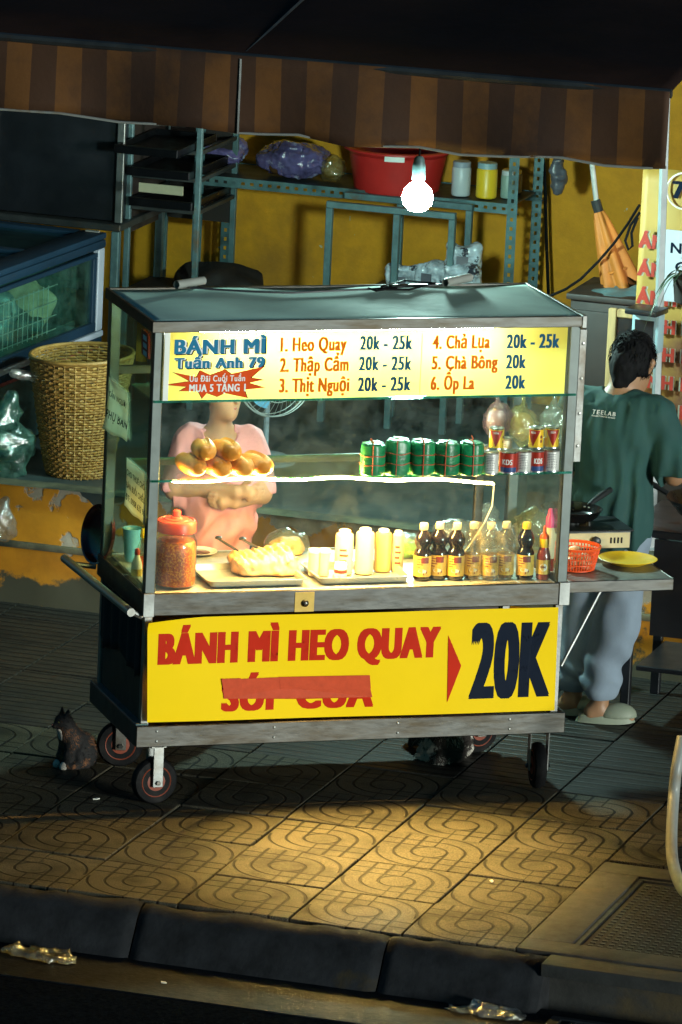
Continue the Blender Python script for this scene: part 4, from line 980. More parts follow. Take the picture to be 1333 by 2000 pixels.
t = thing('printed_jar', 'white jar with red print before the squeeze bottles', 'jar', on(668, 1131, ZT + .004) + V3(0, .02, 0))
MB().lathe([(.02, 0), (.024, .003), (.024, .05), (.02, .058), (.001, .058)], 22).build('body', 'white_plastic', t); MB().lathe([(.0243, .02), (.0243, .034)], 22, cap=False).build('label', 'can_red', t)
for px, py, lab, s in ((800, 1085, 'heap of shredded greens in a clear bag behind the right tray', 1), (560, 1080, 'heap of white pickle in a clear bag behind the pork', 2)):
    p = on(px, py, ZT); t = thing('ingredient_bag', lab, 'bag', p)
    blob('contents', 'veg' if s == 1 else 'cream_sauce', t, lambda P: np.maximum(sd_ell(P, (0, 0, .02), (.07, .05, .04)) + .012 * vnoise(P * 50, s), -P[..., 2]), (-.1, -.08, -.01), (.1, .08, .08), .008)
    blob('bag', 'bag_clear', t, lambda P: np.maximum(sd_ell(P, (0, 0, .03), (.085, .06, .06)) + .012 * vnoise(P * 30, s + 4), -P[..., 2]), (-.12, -.1, -.01), (.12, .1, .12), .01)
# seasoning-sauce bottles
def soy(px, py, liquid, lab, dy, capm='milk_sauce', turn=0., lev=1.):
    h, r = .21, .0325
    t = thing('seasoning_bottle', lab, 'bottle', on(px, py, ZT) + V3(.004, dy, 0), 0, 'seasoning bottles by the right post')
    prof = [(r * .86, 0), (r, .006), (r, .098), (r * .93, .106), (r * .74, .116), (r * .8, .124), (r * .99, .136), (r * .99, .152), (r * .8, .168), (r * .5, .18), (r * .42, .186), (r * .42, .19)]
    n = len(prof)
    if liquid == 'pet':
        MB().lathe(prof, 26).build('body', 'pet', t); MB().lathe([(r * .82, .003), (r * .93, .008), (r * .93, .03), (.001, .031)], 24).build('liquid', 'soy_brown', t)
    else: MB().lathe(prof, 26).build('body', liquid, t)
    MB().lathe([(r * 1.012, .016), (r * 1.012, .092)], 26, cap=False).build('label', 'label_gold', t)
    F = FACE + turn
    patch(MB(), r * 1.02, F - .15, F + .75, .066, .088).build('label_block', 'label_dark', t, 0)
    patch(MB(), r * 1.02, F - .55, F + .6, .022, .044, shape=ELL).build('label_bowl', 'label_dark', t, 0)
    patch(MB(), r * 1.026, F - .45, F + .5, .03, .044, shape=ELL).build('label_bowl_inside', 'paper', t, 0)
    for j in range(4): patch(MB(), r * 1.02, F - .7, F - .25 + .3 * (j % 2), .05 + j * .0095, .0535 + j * .0095, 4).build('label_print', 'label_dark', t, 0)
    MB().lathe([(r * .46, .186), (r * .48, .188), (r * .48, .206), (r * .42, .21), (.001, .21)], 20, wob=lambda a, b: 1 + .02 * math.sin(a * 20)).build('cap', capm, t)
    return t
names = ['leftmost dark seasoning bottle of the row', 'dark seasoning bottle second from left in the row', 'dark seasoning bottle third from left in the row', 'clear seasoning bottle fourth from left, under plastic film', 'clear seasoning bottle fifth from left, under plastic film', 'clear seasoning bottle sixth from left, under plastic film', 'dark seasoning bottle with yellow cap at the right end']
for i, px in enumerate((829, 862, 894, 929, 961, 993, 1030)):
    soy(px, 1137 - i * .4, 'soy' if i in (0, 1, 2, 6) else 'pet', names[i], .045 + .012 * (i % 2), 'yellow_plastic' if i == 6 else 'milk_sauce', .12 * math.sin(i * 5))
a_, b_ = on(915, 1138, ZT), on(1010, 1137, ZT)
wr = MB(); wx = (b_[0] - a_[0])
wr.grid(lambda a, b: (a_[0] + .0 + a * wx, .022 + .012 * math.sin(a * 15) + .03 * b * b + .006 * math.sin(b * 14 + a * 9), ZT + .004 + b * (.2 + .02 * math.sin(a * 7))), 40, 16)
wo = wr.build('plastic_film', 'film_dusty', None, 60); tag(wo, 'sheet of clear plastic film draped over the empty seasoning bottles', 'plastic film')
p = on(1064, 1134, ZT) + V3(.002, .03, 0)
t = thing('chilli_sauce_bottle', 'red chilli sauce bottle with orange nozzle beside the right post', 'bottle', p); r = .026
MB().lathe([(r * .9, 0), (r, .005), (r, .085), (r * .8, .105), (r * .62, .12), (r * .58, .15), (.001, .15)], 24).build('body', 'ketchup', t)
MB().lathe([(r * 1.015, .022), (r * 1.015, .075)], 24, cap=False).build('label', 'label_gold', t)
patch(MB(), r * 1.03, FACE - .5, FACE + .55, .034, .062, shape=ELL).build('label_disc', 'white_ink', t, 0); cyl_text('label_text', 'TƯƠNG', 'label_dark', t, r * 1.045, FACE, r * .85, .008, .045)
MB().lathe([(r * .64, .118), (r * .66, .12), (r * .64, .16), (r * .5, .166), (r * .28, .172), (r * .16, .198), (.001, .2)], 20).build('cap', 'orange_plastic', t)
MB().lathe([(r * .66, .12), (r * .68, .122), (r * .68, .15), (r * .66, .152)], 20, wob=lambda a, b: 1 + .02 * math.sin(a * 14)).build('collar', 'yellow_plastic', t)
p = on(1080, 1122, ZT) + V3(.0, .06, 0)
t = thing('syrup_bottle', 'tall pale bottle with pink cap in the right corner', 'bottle', p); r = .022
MB().lathe([(r, 0), (r, .05), (r, .14), (r * .8, .16), (r * .6, .168), (.001, .168)], 22).build('body', 'milk_sauce', t); MB().lathe([(r * 1.01, .002), (r * 1.01, .05)], 22, cap=False).build('label', 'ketchup', t)
MB().lathe([(r * .72, .165), (r * .7, .2), (r * .5, .21), (r * .3, .235), (.001, .236)], 18).build('cap', 'pink_plastic', t)
for px, py, mat, lab, r, hh, s in ((1055, 1082, 'bag_yellow', 'pale yellow plastic bag behind the seasoning bottles', .075, .09, 3), (905, 1082, 'bag_white', 'white plastic bag bunched behind the middle seasoning bottles', .085, .075, 9), (965, 1080, 'bag_white', 'white plastic bag bunched by the hanging cord', .07, .095, 14)):
    o = blob('plastic_bag', mat, None, lambda P: np.maximum(sd_ell(P, (0, 0, hh * .7), (r, r * .7, hh)) + .02 * vnoise(P * 26, s) + .008 * vnoise(P * 60, s), -P[..., 2]), (-r * 1.5, -r * 1.3, -.01), (r * 1.5, r * 1.3, hh * 2.1), .008, on(px, py, ZT) + V3(0, .09, 0)); tag(o, lab, 'bag')
# ------------------------------------------------------------------ on the side table
ZD = .7785
p = on(1128, 1118, ZD) + V3(.012, .06, 0)
bk = thing('egg_basket', 'orange plastic strainer basket of eggs on the side table', 'basket', p)
R0, R1, hh = .07, .088, .088
for k in range(44):
    a = 2 * PI * k / 44; MB().bar((R0 * math.cos(a), R0 * math.sin(a), .004), (R1 * math.cos(a), R1 * math.sin(a), hh - .006), .0034, .0034).build('rib', 'orange_plastic', bk, 0)
for z in (.004, .026, .048, .068):
    q = R0 + (R1 - R0) * z / hh; MB().tube([(q * math.cos(2 * PI * k / 36), q * math.sin(2 * PI * k / 36), z) for k in range(36)], .0026, 5, closed=True).build('hoop', 'orange_plastic', bk)
MB().lathe([(R1, hh - .008), (R1 + .004, hh - .006), (R1 + .006, hh + .002), (R1 - .002, hh + .002), (R1 - .002, hh - .008)], 40, cap=False).build('rim', 'orange_plastic', bk)
MB().lathe([(.001, .001), (R0, .001), (R0, .004), (.001, .004)], 32).build('bottom', 'orange_plastic', bk)
em = MB().lathe([(.001, -.029), (.012, -.026), (.02, -.014), (.0225, 0), (.02, .014), (.013, .025), (.001, .03)], 18)
for i, (x, y, z, lb) in enumerate(((-.03, -.03, .027, 'near left'), (.022, -.035, .027, 'near right'), (.045, .015, .028, 'right'), (-.01, .03, .027, 'far'), (-.005, -.005, .066, 'topmost'))):
    o = em.build('egg', 'egg', None, 60, p + V3(x, y, z)); o.rotation_euler = (.9 + i, .3 * i, i); tag(o, lb + ' egg inside the orange strainer basket', 'egg', 'eggs in the basket')
p = on(1226, 1101, ZD)
o = MB().lathe([(.001, .002), (.055, .002), (.06, .0), (.085, .012), (.108, .02), (.111, .022), (.108, .0235), (.084, .0155), (.058, .006), (.001, .006)], 48).build('plate', 'yellow_plastic', None, 35, p); tag(o, 'round yellow plastic plate on the side table', 'plate')
p = on(1150, 1078, ZD) + V3(.0, .11, 0)
sv = thing('gas_stove', 'portable gas stove with cream front behind the egg basket', 'stove', p, -.02)
MB().box(-.17, .17, -.1, .12, .008, .075, .006).build('body', 'steel_dark', sv); MB().box(-.165, .165, -.1025, -.1003, .012, .07, .0).build('front_panel', 'stove_cream', sv, 0)
for k in range(4): MB().box(.088 + k * .014, .094 + k * .014, -.1045, -.1026, .03, .052).build('vent_slot', 'black_ink', sv, 0)
MB().lathe([(.018, 0), (.018, .012), (.012, .016)], 16).build('knob', 'black_plastic', sv, loc=(.03, -.103, .04)).rotation_euler = (PI / 2, 0, 0)
MB().box(-.175, .178, -.11, .125, .0752, .082, .002).build('top_plate', 'oven_black', sv)
for k in range(4):
    a = k * PI / 2 + .4; MB().bar((-.03 + .05 * math.cos(a), .02 + .05 * math.sin(a), .09), (-.03 + .105 * math.cos(a), .02 + .105 * math.sin(a), .1), .006, .016).build('pan_support', 'steel_dark', sv)
MB().lathe([(.035, .082), (.036, .09), (.02, .094), (.001, .094)], 20).build('burner', 'steel_dark', sv, loc=(-.03, .02, 0))
pn = thing('frying_pan', 'black frying pan on the gas stove', 'pan', p + V3(-.03, .02, .101), 0)
MB().lathe([(.001, 0), (.085, 0), (.1, .012), (.115, .038), (.117, .039), (.117, .041), (.113, .04), (.098, .014), (.084, .004), (.001, .003)], 44).build('pan', 'pan_black', pn)
hd = frame_of(V3(.8, .6, 0)); MB().tube([(.09, .068, .03), (.115, .087, .042), (.17, .128, .06), (.21, .158, .07)], [.008, .011, .014, .011], 10).build('handle', 'black_plastic', pn)
for k in (-1, 1): MB().lathe([(.006, 0), (.005, .003), (.001, .004)], 10).build('rivet', 'aluminium', pn, loc=(.085 + k * .006, .064 - k * .008, .025))
# spatula stick in the pan
# ------------------------------------------------------------------ things on the shop platform
ZF = .5
def SW(px, py, v): return gv(px, py, v)
def uvz(p): return float(p @ S), float(p @ T), float(p[2])
# chest freezer with glazed side
fz = thing('chest_freezer', 'dark blue glass-sided chest freezer at the left edge', 'freezer', W(-2.35, 3.5, ZF), RZ + math.radians(-4))
wx, ly = .68, .6; zt = .83
MB().box(-wx, wx, -ly, ly, .05, .34, .012).build('body', 'freezer_body', fz)
MB().box(-wx - .01, wx + .01, -ly - .01, ly + .01, .342, .375, .006).build('lower_rail', 'freezer_blue', fz)
MB().box(-wx - .012, wx + .014, -ly - .012, ly + .012, .376, .402, .004).build('trim', 'freezer_white', fz)
MB().box(-wx - .004, wx + .006, -ly, ly, .325, .341, .003).build('trim', 'red_trim', fz)
MB().box(-wx + .02, wx - .1, -ly + .02, ly - .04, .404, .44).build('inner_floor', 'freezer_in', fz)
MB().box(-wx, -wx + .03, -ly, ly, .404, .75).build('far_side', 'freezer_in', fz)
MB().box(-wx + .03, wx - .03, ly - .03, ly, .404, .75).build('end_wall', 'freezer_in', fz)
MB().box(wx - .012, wx - .008, -ly + .03, ly - .06, .44, .74).build('side_glass', 'glass_green', fz, 0)
for a in ((-ly, ly, .404, .445), (-ly, ly, .725, .745), (ly - .09, ly - .055, .445, .725)): MB().box(wx - .02, wx + .004, *a, .003).build('window_frame', 'freezer_blue', fz)
MB().box(wx - .02, wx + .01, ly - .053, ly + .008, .404, .76, .004).build('corner_post', 'freezer_white', fz)
MB().box(-wx - .01, wx + .016, -ly - .01, ly + .012, .76, .80, .015).build('top_rim', 'freezer_blue', fz)
for a in ((wx - .1, wx + .02, -ly, ly), (-wx, -wx + .08, -ly, ly), (-wx + .08, wx - .1, ly - .07, ly), (-wx + .08, wx - .1, -.03, .03)): MB().box(*a, .802, zt, .01).build('lid_frame', 'freezer_blue', fz)
for a in ((-.55, -.03), (.03, .52)): MB().box(-wx + .08, wx - .1, *a, .808, .814).build('sliding_lid', 'glass_green', fz, 0)
MB().box(wx - .06, wx - .0, ly - .05, ly - .03, .832, .838).build('hinge', 'aluminium', fz)
for k in range(15): MB().tube([(wx - .05, -ly + .06 + k * .05, .45), (wx - .05, -ly + .06 + k * .05, .66)], .0022, 5).build('basket_wire', 'fan_wire', fz)
for z in (.46, .52, .58, .65): MB().tube([(wx - .05, -ly + .04, z), (wx - .05, ly - .35, z)], .0025, 5).build('basket_wire', 'fan_wire', fz)
for k, (y, h, m) in enumerate(((.3, .16, 'card'), (.12, .1, 'freezer_in'), (-.1, .2, 'steel_paint'), (-.34, .14, 'card'))):
    o = blob('frozen_pack', m, fz, lambda P: np.maximum(sd_ell(P, (0, 0, h * .5), (.12, .1, h * .7)) + .03 * vnoise(P * 14, k), -P[..., 2]), (-.16, -.15, -.01), (.16, .15, h * 1.4), .015, (wx - .2, y, .44))
for k in range(2): MB().lathe([(.03, 0), (.034, .04), (.03, .05)], 14).build('foot', 'rubber', fz, loc=(wx - .08, (-1) ** k * (ly - .1), 0))
# wicker basket: woven hoops and stakes
bc_ = gz(165, 945, ZF); bu, bv, _ = uvz(bc_)
wb = thing('wicker_basket', 'tall woven bamboo basket standing on the platform edge', 'basket', W(bu - .09, bv + .17, ZF), RZ)
HB = .5; 
def brad(z): return .125 + .085 * (z / HB) ** .8
ws = MB()
for i in range(44):
    z = .006 + i * (HB - .012) / 43; pts = []
    for k in range(56):
        a = 2 * PI * k / 56; q = brad(z) + (.0045 if (k + i) % 2 else -.0045) + .002 * math.sin(k * 3 + i)
        pts.append((q * math.cos(a), q * math.sin(a), z + .0015 * math.sin(a * 5 + i) + .012 * (z / HB) * math.sin(a + 1)))
    MB().tube(pts, .0056 if i > 30 else .005, 4, closed=True).build('weaver', 'wicker', wb, 0)
for k in range(28):
    a = 2 * PI * k / 28; MB().tube([(brad(z) * math.cos(a), brad(z) * math.sin(a), z) for z in (0, .12, .25, .38, HB)], .004, 5).build('stake', 'wicker', wb)
MB().tube([((brad(HB) + .002) * math.cos(2 * PI * k / 48), (brad(HB) + .002) * math.sin(2 * PI * k / 48), HB + .004 + .012 * math.sin(2 * PI * k / 48 + 1)) for k in range(48)], .009, 6, closed=True).build('rim', 'wicker', wb)
MB().lathe([(.001, .002), (.12, .002), (.12, .01), (.001, .01)], 30).build('bottom', 'wicker', wb)
rb = tag(blob('rag', 'bag_white', None, lambda P: sd_cap(P, (-.09, 0, .0), (.06, 0, -.03), .02, .03) + .012 * vnoise(P * 32, 3), (-.14, -.07, -.09), (.12, .07, .06), .007, gv(70, 728, bv + .05)), 'twisted white plastic bag stuffed at the basket rim', 'bag')
# plastic bags at the platform edge
for px, py, v, r, hh, mat, lab, s in ((5, 930, 2.86, .13, .3, 'bag_green', 'knotted green plastic bag standing on the platform at the left edge', 2), (2, 1050, 2.62, .07, .14, 'bag_white', 'pale plastic bag hanging on the platform ledge at the left edge', 6)):
    p = gv(px, py, v)
    o = blob('plastic_bag', mat, None, lambda P: smin(sd_ell(P, (0, 0, hh * .42), (r, r * .8, hh * .46)), sd_cap(P, (0, 0, hh * .8), (.03, 0, hh * 1.15), r * .3, r * .12), .05) + .022 * vnoise(P * 18, s) + .009 * vnoise(P * 45, s), (-r * 1.6, -r * 1.5, -.05), (r * 1.6, r * 1.5, hh * 1.4), .011, p); tag(o, lab, 'bag')
# maroon tray propped behind the cart's left end
p = gy(183, 1045, .68)
o = MB().lathe([(.001, 0), (.085, 0), (.1, .006), (.108, .022), (.112, .024), (.112, .027), (.105, .025), (.096, .01), (.083, .004), (.001, .004)], 44).build('round_tray', 'maroon_plastic', None, 35, p + V3(.035, 0, 0)); o.rotation_euler = (0, math.radians(-80), .25); tag(o, 'glossy maroon round tray propped behind the left end of the cart', 'tray')
# steel table with dark oven cabinet
tbv = 4.32
x0 = uvz(gv(235, 440, tbv)); tz = x0[2]
tb_ = thing('steel_table', 'dull steel table behind the freezer carrying a dark cabinet', 'table', W(x0[0], tbv, ZF), RZ)
MB().box(-1.3, .0, 0, .62, tz - ZF - .03, tz - ZF, .003).build('table_top', 'steel_dark', tb_)
for x, y in ((-.04, 0), (-1.28, 0), (-.04, .58), (-1.28, .58)): MB().box(x, x + .035, y, y + .035, 0, tz - ZF - .032, .003).build('leg', 'steel_paint', tb_)
MB().box(-1.24, -.042, .01, .03, .25, .28, .002).build('stretcher', 'steel_paint', tb_)
oc = thing('oven_cabinet', 'black oven cabinet on the steel table under the awning', 'oven', W(x0[0], tbv + .02, tz + .001), RZ)
MB().box(-1.25, -.035, .02, .55, .006, .62, .006).build('body', 'oven_black', oc); 
for x in (-.034, -.62, -1.25): MB().box(x, x + .032, .0, .02, .004, .62, .002).build('frame_post', 'steel_dull', oc)
for z in (.05, .3, .56): MB().box(-1.21, -.66, -.004, .019, z, z + .03, .002).build('door_rail', 'oven_black', oc)
MB().box(-1.2, -.66, .008, .012, .1, .28).build('door_glass', 'glass', oc, 0)
MB().tube([(-1.15, -.03, .33), (-.72, -.03, .33)], .009, 8).build('door_handle', 'steel_dark', oc)
# baking rack to the right of the cabinet, trays pushed in
r0 = uvz(gv(250, 430, 4.5)); r1 = uvz(gv(385, 430, 4.5))
rk = thing('tray_rack', 'dark rack with baking trays right of the black cabinet', 'rack', W(r0[0], 4.5, ZF), RZ); w = r1[0] - r0[0]
for x in (0, w):
    for y in (0, .5): MB().box(x - .012, x + .012, y - .012, y + .012, 0, 1.5, .002).build('rack_post', 'steel_paint', rk)
for z in (.86, 1.0, 1.12, 1.3): MB().box(.013, w - .013, -.01, .01, z, z + .02, .002).build('rack_rail', 'steel_dark', rk)
for z in (.86, 1.0, 1.12, 1.3):
    for x in (0, w): MB().box(x - .009, x + .009, .013, .487, z, z + .018, .002).build('rack_rail', 'steel_dark', rk)
MB().box(.013, w - .013, .49, .5, .75, 1.5).build('added_dark_panel', 'wood_dark', rk, 0); MB().box(-.004, .004, .013, .487, .75, 1.5).build('side_panel', 'wood_dark', rk, 0)  # dark sheets added to blacken the view behind the trays
def bake_tray(z, out, lab):
    t = thing('baking_tray', lab, 'tray', W(r0[0] + .015, 4.5 + .25 - out, ZF + z), RZ)
    MB().box(.0, w - .03, -.28, .24, .021, .028).build('tray_floor', 'tray_black', t, 0)
    for a in ((0, w - .03, -.288, -.28), (0, w - .03, .24, .248), (-.0, .008, -.28, .24), (w - .038, w - .03, -.28, .24)): MB().box(*a, .021, .055, .002).build('tray_wall', 'tray_black', t)
    MB().tube([(0, -.284, .056), (w - .03, -.284, .056)], .004, 6).build('rolled_edge', 'steel', t)
bake_tray(1.12, .22, 'black baking tray pulled out of the rack, above the others'); bake_tray(1.0, .05, 'black baking tray on the middle rail of the rack'); bake_tray(.86, .0, 'black baking tray on the low rail of the rack')
p = gv(318, 368, 4.2); pu = uvz(p)
o = MB().box(-.1, .1, -.005, .005, -.02, .02, .001).build('card_strip', 'card', None, 35, p + T * -.02, RZ); tag(o, 'strip of pale card below the pulled-out baking tray', 'card')
# slotted-angle shelf with its load
VS = 4.86; sl = uvz(gv(380, 352, VS)); sr = uvz(gv(1012, 388, VS)); zsh = (sl[2] + sr[2]) / 2
sh = thing('slotted_shelf', 'blue-grey slotted steel shelf along the yellow wall', 'shelf', W(sl[0], VS, ZF), RZ); w = sr[0] - sl[0]; zz = zsh - ZF
MB().box(.03, w - .03, .012, .42, zz - .012, zz - .004).build('shelf_board', 'steel_dark', sh)
def angle(a, b, name, holes=True):
    a = np.array(a, float); b = np.array(b, float); q = MB(); n = max(4, int(np.linalg.norm(b - a) / .04)); d = (b - a) / n
    dd = d / np.linalg.norm(d); up = V3(1, 0, 0) if abs(dd[2]) > .5 else V3(0, 0, 1); wv = .045
    for k in range(n):                                          # a strip with a slot in each pitch
        p0, p1 = a + d * k, a + d * (k + 1); m0, m1 = a + d * (k + .3), a + d * (k + .7)
        for (s0, s1, e0, e1) in ((p0, p1, 0, .36), (p0, p1, .64, 1), (p0, m0, .36, .64), (m1, p1, .36, .64)):
            q.add([s0 + up * wv * e0, s1 + up * wv * e0, s1 + up * wv * e1, s0 + up * wv * e1], [(0, 1, 2, 3)])
    q.add([a + V3(0, .0, 0), b, b + V3(0, .04, 0), a + V3(0, .04, 0)], [(0, 1, 2, 3)])
    return q.build(name, 'slotted_steel', sh, 0)
angle((0, 0, zz - .045), (w, 0, zz - .045), 'shelf_edge'); angle((0, .4, zz - .045), (w, .4, zz - .045), 'shelf_edge')
angle((0, -.004, 0), (0, -.004, 1.9), 'upright'); angle((w - .045, -.004, 0), (w - .045, -.004, 1.9), 'upright'); angle((w - .045, .4, 0), (w - .045, .4, 1.9), 'upright'); angle((0, .4, 0), (0, .4, 1.9), 'upright')
angle((0, 0, .18), (w, 0, .18), 'shelf_edge')
ztop = zsh + .002
def sp(px, v): u = uvz(gv(px, 360, v))[0]; return W(u, v, ztop)
bs = thing('basin', 'big red plastic basin on the slotted shelf behind the bulb', 'basin', sp(775, VS + .16) + V3(0, 0, -.02), RZ)
MB().lathe([(.001, 0), (.17, 0), (.185, .01), (.214, .17), (.235, .19), (.24, .188), (.24, .196), (.23, .2), (.206, .17), (.178, .014), (.001, .008)], 56).build('bowl', 'red_plastic', bs)
a0 = math.atan2(-.78, -.62) - RZ + .3
q = MB(); q.grid(lambda a, b: ((.243) * math.cos(a0 - .18 + .36 * a), .243 * math.sin(a0 - .18 + .36 * a), .166 + b * .022), 10, 3); q.build('grip', 'white_plastic', bs)
def jarx(px, v, r, h, body, capm, lab):
    t = thing('storage_jar', lab, 'jar', sp(px, v)); MB().lathe([(r * .9, 0), (r, .006), (r, h * .78), (r * .85, h * .86), (.001, h * .86)], 26).build('body', body, t)
    MB().lathe([(r * .9, h * .83), (r * .93, h * .84), (r * .93, h * .98), (r * .85, h), (.001, h)], 26).build('lid', capm, t)
jarx(901, VS + .1, .042, .15, 'jar_white', 'freezer_white', 'white lidded jar on the shelf right of the red basin'); jarx(951, VS + .1, .046, .155, 'yellow_plastic', 'meter_blue', 'yellow jar with blue lid on the shelf'); jarx(992, VS + .15, .03, .12, 'jar_green', 'jar_white', 'small grey-green jar beside the shelf upright'); jarx(1000, VS + .3, .045, .1, 'wicker', 'yellow_plastic', 'brown tub behind the shelf upright')
def lump(px, v, r, mat, lab, s, z=None, inner=None, sq=1.):
    p = sp(px, v); 
    if z is not None: p[2] = z
    t = thing('plastic_bag', lab, 'bag', p, RZ); 
    blob('bag', mat, t, lambda P: np.maximum(sd_ell(P, (0, 0, r[2] * .9), r) + .022 * vnoise(P * 17, s) + .014 * np.abs(vnoise(P * 38, s)) + .006 * vnoise(P * 80, s), .001 - P[..., 2]), (-r[0] * 1.3, -r[1] * 1.4, -.01), (r[0] * 1.3, r[1] * 1.4, r[2] * 2.3), .007)
    if inner: blob('contents', inner, t, lambda P: np.maximum(sd_ell(P, (0, 0, r[2] * .8), (r[0] * .78, r[1] * .7, r[2] * .75)) + .03 * vnoise(P * 14, s + 5), .003 - P[..., 2]), (-r[0], -r[1], -.01), (r[0], r[1], r[2] * 2), .014)
    return t
lump(572, VS + .15, (.17, .12, .085), 'purple_foil', 'big translucent purple bag of goods on the slotted shelf', 3, inner='soy_brown'); lump(440, VS + .2, (.1, .1, .08), 'purple_foil', 'dark purple bag at the left part of the shelf', 8, inner='wood_dark'); lump(650, VS + .14, (.06, .08, .06), 'bag_yellow', 'small brown and yellow bag beside the red basin', 12, inner='wicker')
lump(405, VS + .25, (.08, .08, .13), 'bag_white', 'pale bag in the left corner of the slotted shelf', 21)
# low metal frame under the shelf with plastic packs
q0 = uvz(gv(645, 405, 4.55)); q1 = uvz(gv(885, 420, 4.55)); w2 = q1[0] - q0[0]; h2 = q0[2] - ZF
fr_ = thing('metal_stand', 'blue-grey welded metal frame standing below the shelf', 'frame', W(q0[0], 4.55, ZF), RZ)
for x, y in ((0, 0), (w2, 0), (.24, .26), (w2 * .55, 0), (w2, .26)): MB().box(x - .014, x + .014, y - .014, y + .014, 0, h2 - .001, .002).build('frame_leg', 'steel_paint', fr_)
for y in (0, .26): MB().box(-.014, w2 + .014, y - .014, y + .014, h2, h2 + .028, .002).build('frame_rail', 'steel_paint', fr_)
for z in (.3,): MB().box(-.01, w2 + .01, -.018, .28, z, z + .02, .002).build('frame_shelf', 'steel_dark', fr_)
for i, (px, py, lab, a) in enumerate(((790, 540, 'clear pack with dark print at the left on the metal frame', .1), (850, 535, 'clear pack in the middle on the metal frame', -.2), (905, 500, 'shiny clear pack at the right on the metal frame', .3), (905, 540, 'clear pack lying low at the right on the metal frame', -.1))):
    p = gv(px, py, 4.72 - .05 * i); t = thing('plastic_pack', lab, 'pack', p, RZ + a)
    blob('wrapper', 'pack_foil', t, lambda P: np.linalg.norm(np.maximum(np.abs(P) - V3(.055, .03, .03), 0), axis=-1) - .022 + .018 * vnoise(P * 18, i + 30) + .012 * np.abs(vnoise(P * 42, i)), (-.12, -.09, -.09), (.12, .09, .09), .006)
    MB().box(-.03, .02, -.072, -.07, -.03, .01).build('print', 'bag_print', t, 0)
pb = tag(MB().box(-.28, .28, -.15, .15, 0, .3, .01).build('crate_stack', 'steel_dark', None, 35, W(uvz(gv(850, 540, 4.75))[0], 4.8, gv(850, 560, 4.75)[2] - .32), RZ), 'dark box under the clear packs below the shelf', 'box')
# bundle lying on the oven side
o = blob('sack_bundle', 'wood_dark', None, lambda P: np.maximum(sd_ell(P, (0, 0, .03), (.2, .14, .1)) + .03 * vnoise(P * 12, 4), -P[..., 2]), (-.27, -.2, -.01), (.27, .2, .18), .015, gv(430, 560, 4.7) + V3(0, 0, -.02), RZ); tag(o, 'dark sack bundle against the yellow wall left of the frame', 'sack')
o = thing('low_bench', 'dark low bench along the yellow wall under the sack', 'bench', W(uvz(gv(430, 560, 4.7))[0], 4.72, ZF), RZ); hb_ = gv(430, 560, 4.7)[2] - ZF - .025
MB().box(-.4, .35, -.17, .2, hb_ - .03, hb_, .004).build('seat', 'wood_dark', o)
for x in (-.36, .31):
    for y in (-.14, .16): MB().box(x - .02, x + .02, y - .02, y + .02, 0, hb_ - .031, .003).build('leg', 'wood_dark', o)
# floor fan
fp = gv(535, 795, 3.6)
fn_ = thing('floor_fan', 'electric fan with pale wire cage behind the cart', 'fan', (fp[0], fp[1], ZF), math.atan2(.93, .29) - PI / 2 + .5)
cz = fp[2] - ZF + .13; R = .17
for rr, yy in ((R, 0), (R * .97, -.03), (R * .97, .03), (R * .6, -.045), (R * .25, -.05)): MB().tube([(rr * math.cos(2 * PI * k / 40), yy, cz + rr * math.sin(2 * PI * k / 40)) for k in range(40)], .0035 if rr == R else .002, 5, closed=True).build('cage_ring', 'fan_wire', fn_)
for k in range(36):
    a = 2 * PI * k / 36; MB().tube([(R * .15 * math.cos(a), -.052, cz + R * .15 * math.sin(a)), (R * .6 * math.cos(a), -.047, cz + R * .6 * math.sin(a)), (R * math.cos(a), 0, cz + R * math.sin(a))], .0013, 4).build('cage_wire', 'fan_wire', fn_, 0)
for k in range(3):
    q = MB(); a0 = k * 2 * PI / 3; q.grid(lambda a, b: ((.03 + .11 * b) * math.cos(a0 + (a - .5) * (1.1 - .3 * b)), -.01 + .03 * a, cz + (.03 + .11 * b) * math.sin(a0 + (a - .5) * (1.1 - .3 * b))), 6, 6); q.build('blade', 'blue_plastic', fn_)
MB().lathe([(.03, -.03), (.034, 0), (.05, .04), (.05, .11), (.03, .14), (.001, .14)], 20).build('motor', 'fan_body', fn_, loc=(0, .0, cz)).rotation_euler = (-PI / 2, 0, 0)
MB().tube([(0, .06, cz - .04), (0, .06, .03)], .013, 10).build('pole', 'fan_body', fn_); MB().lathe([(.13, 0), (.13, .012), (.09, .03), (.02, .04), (.001, .04)], 30).build('base', 'fan_body', fn_, loc=(0, .06, 0))
# ------------------------------------------------------------------ right-hand side: umbrella, cables, banner, meter, mirror, cabinet
VU = 3.7
a_, b_, c_ = gv(1140, 322, VU), gv(1166, 400, VU), gv(1216, 562, VU)
um = thing('folded_umbrella', 'folded orange parasol with steel pole leaning on the wall', 'umbrella', a_)
MB().tube([(0, 0, .3) + V3(0, 0, 0) - (b_ - a_) * .4, b_ - a_], .011, 10).build('pole', 'aluminium', um)
dr = c_ - b_; xx, yy, dd = frame_of(dr); q = MB(); Lu = np.linalg.norm(dr)
MB().tube([b_ - a_ - dd * .02, b_ - a_ + dd * .05], .02, 10).build('runner', 'black_plastic', um)
def uf(a, b):
    an = 2 * PI * a; r_ = (.022 + .055 * b ** .8) * (1 + .28 * math.sin(an * 6) * (.4 + .6 * b)); return (b_ - a_) + dd * (.03 + (Lu - .03) * b) + (xx * math.cos(an) + yy * math.sin(an)) * r_ + dd * .03 * b * math.sin(an * 6) + dd * .02 * b * math.sin(an * 2)
q.grid(uf, 72, 12, True); q.build('canopy', 'umbrella_cloth', um, 60)
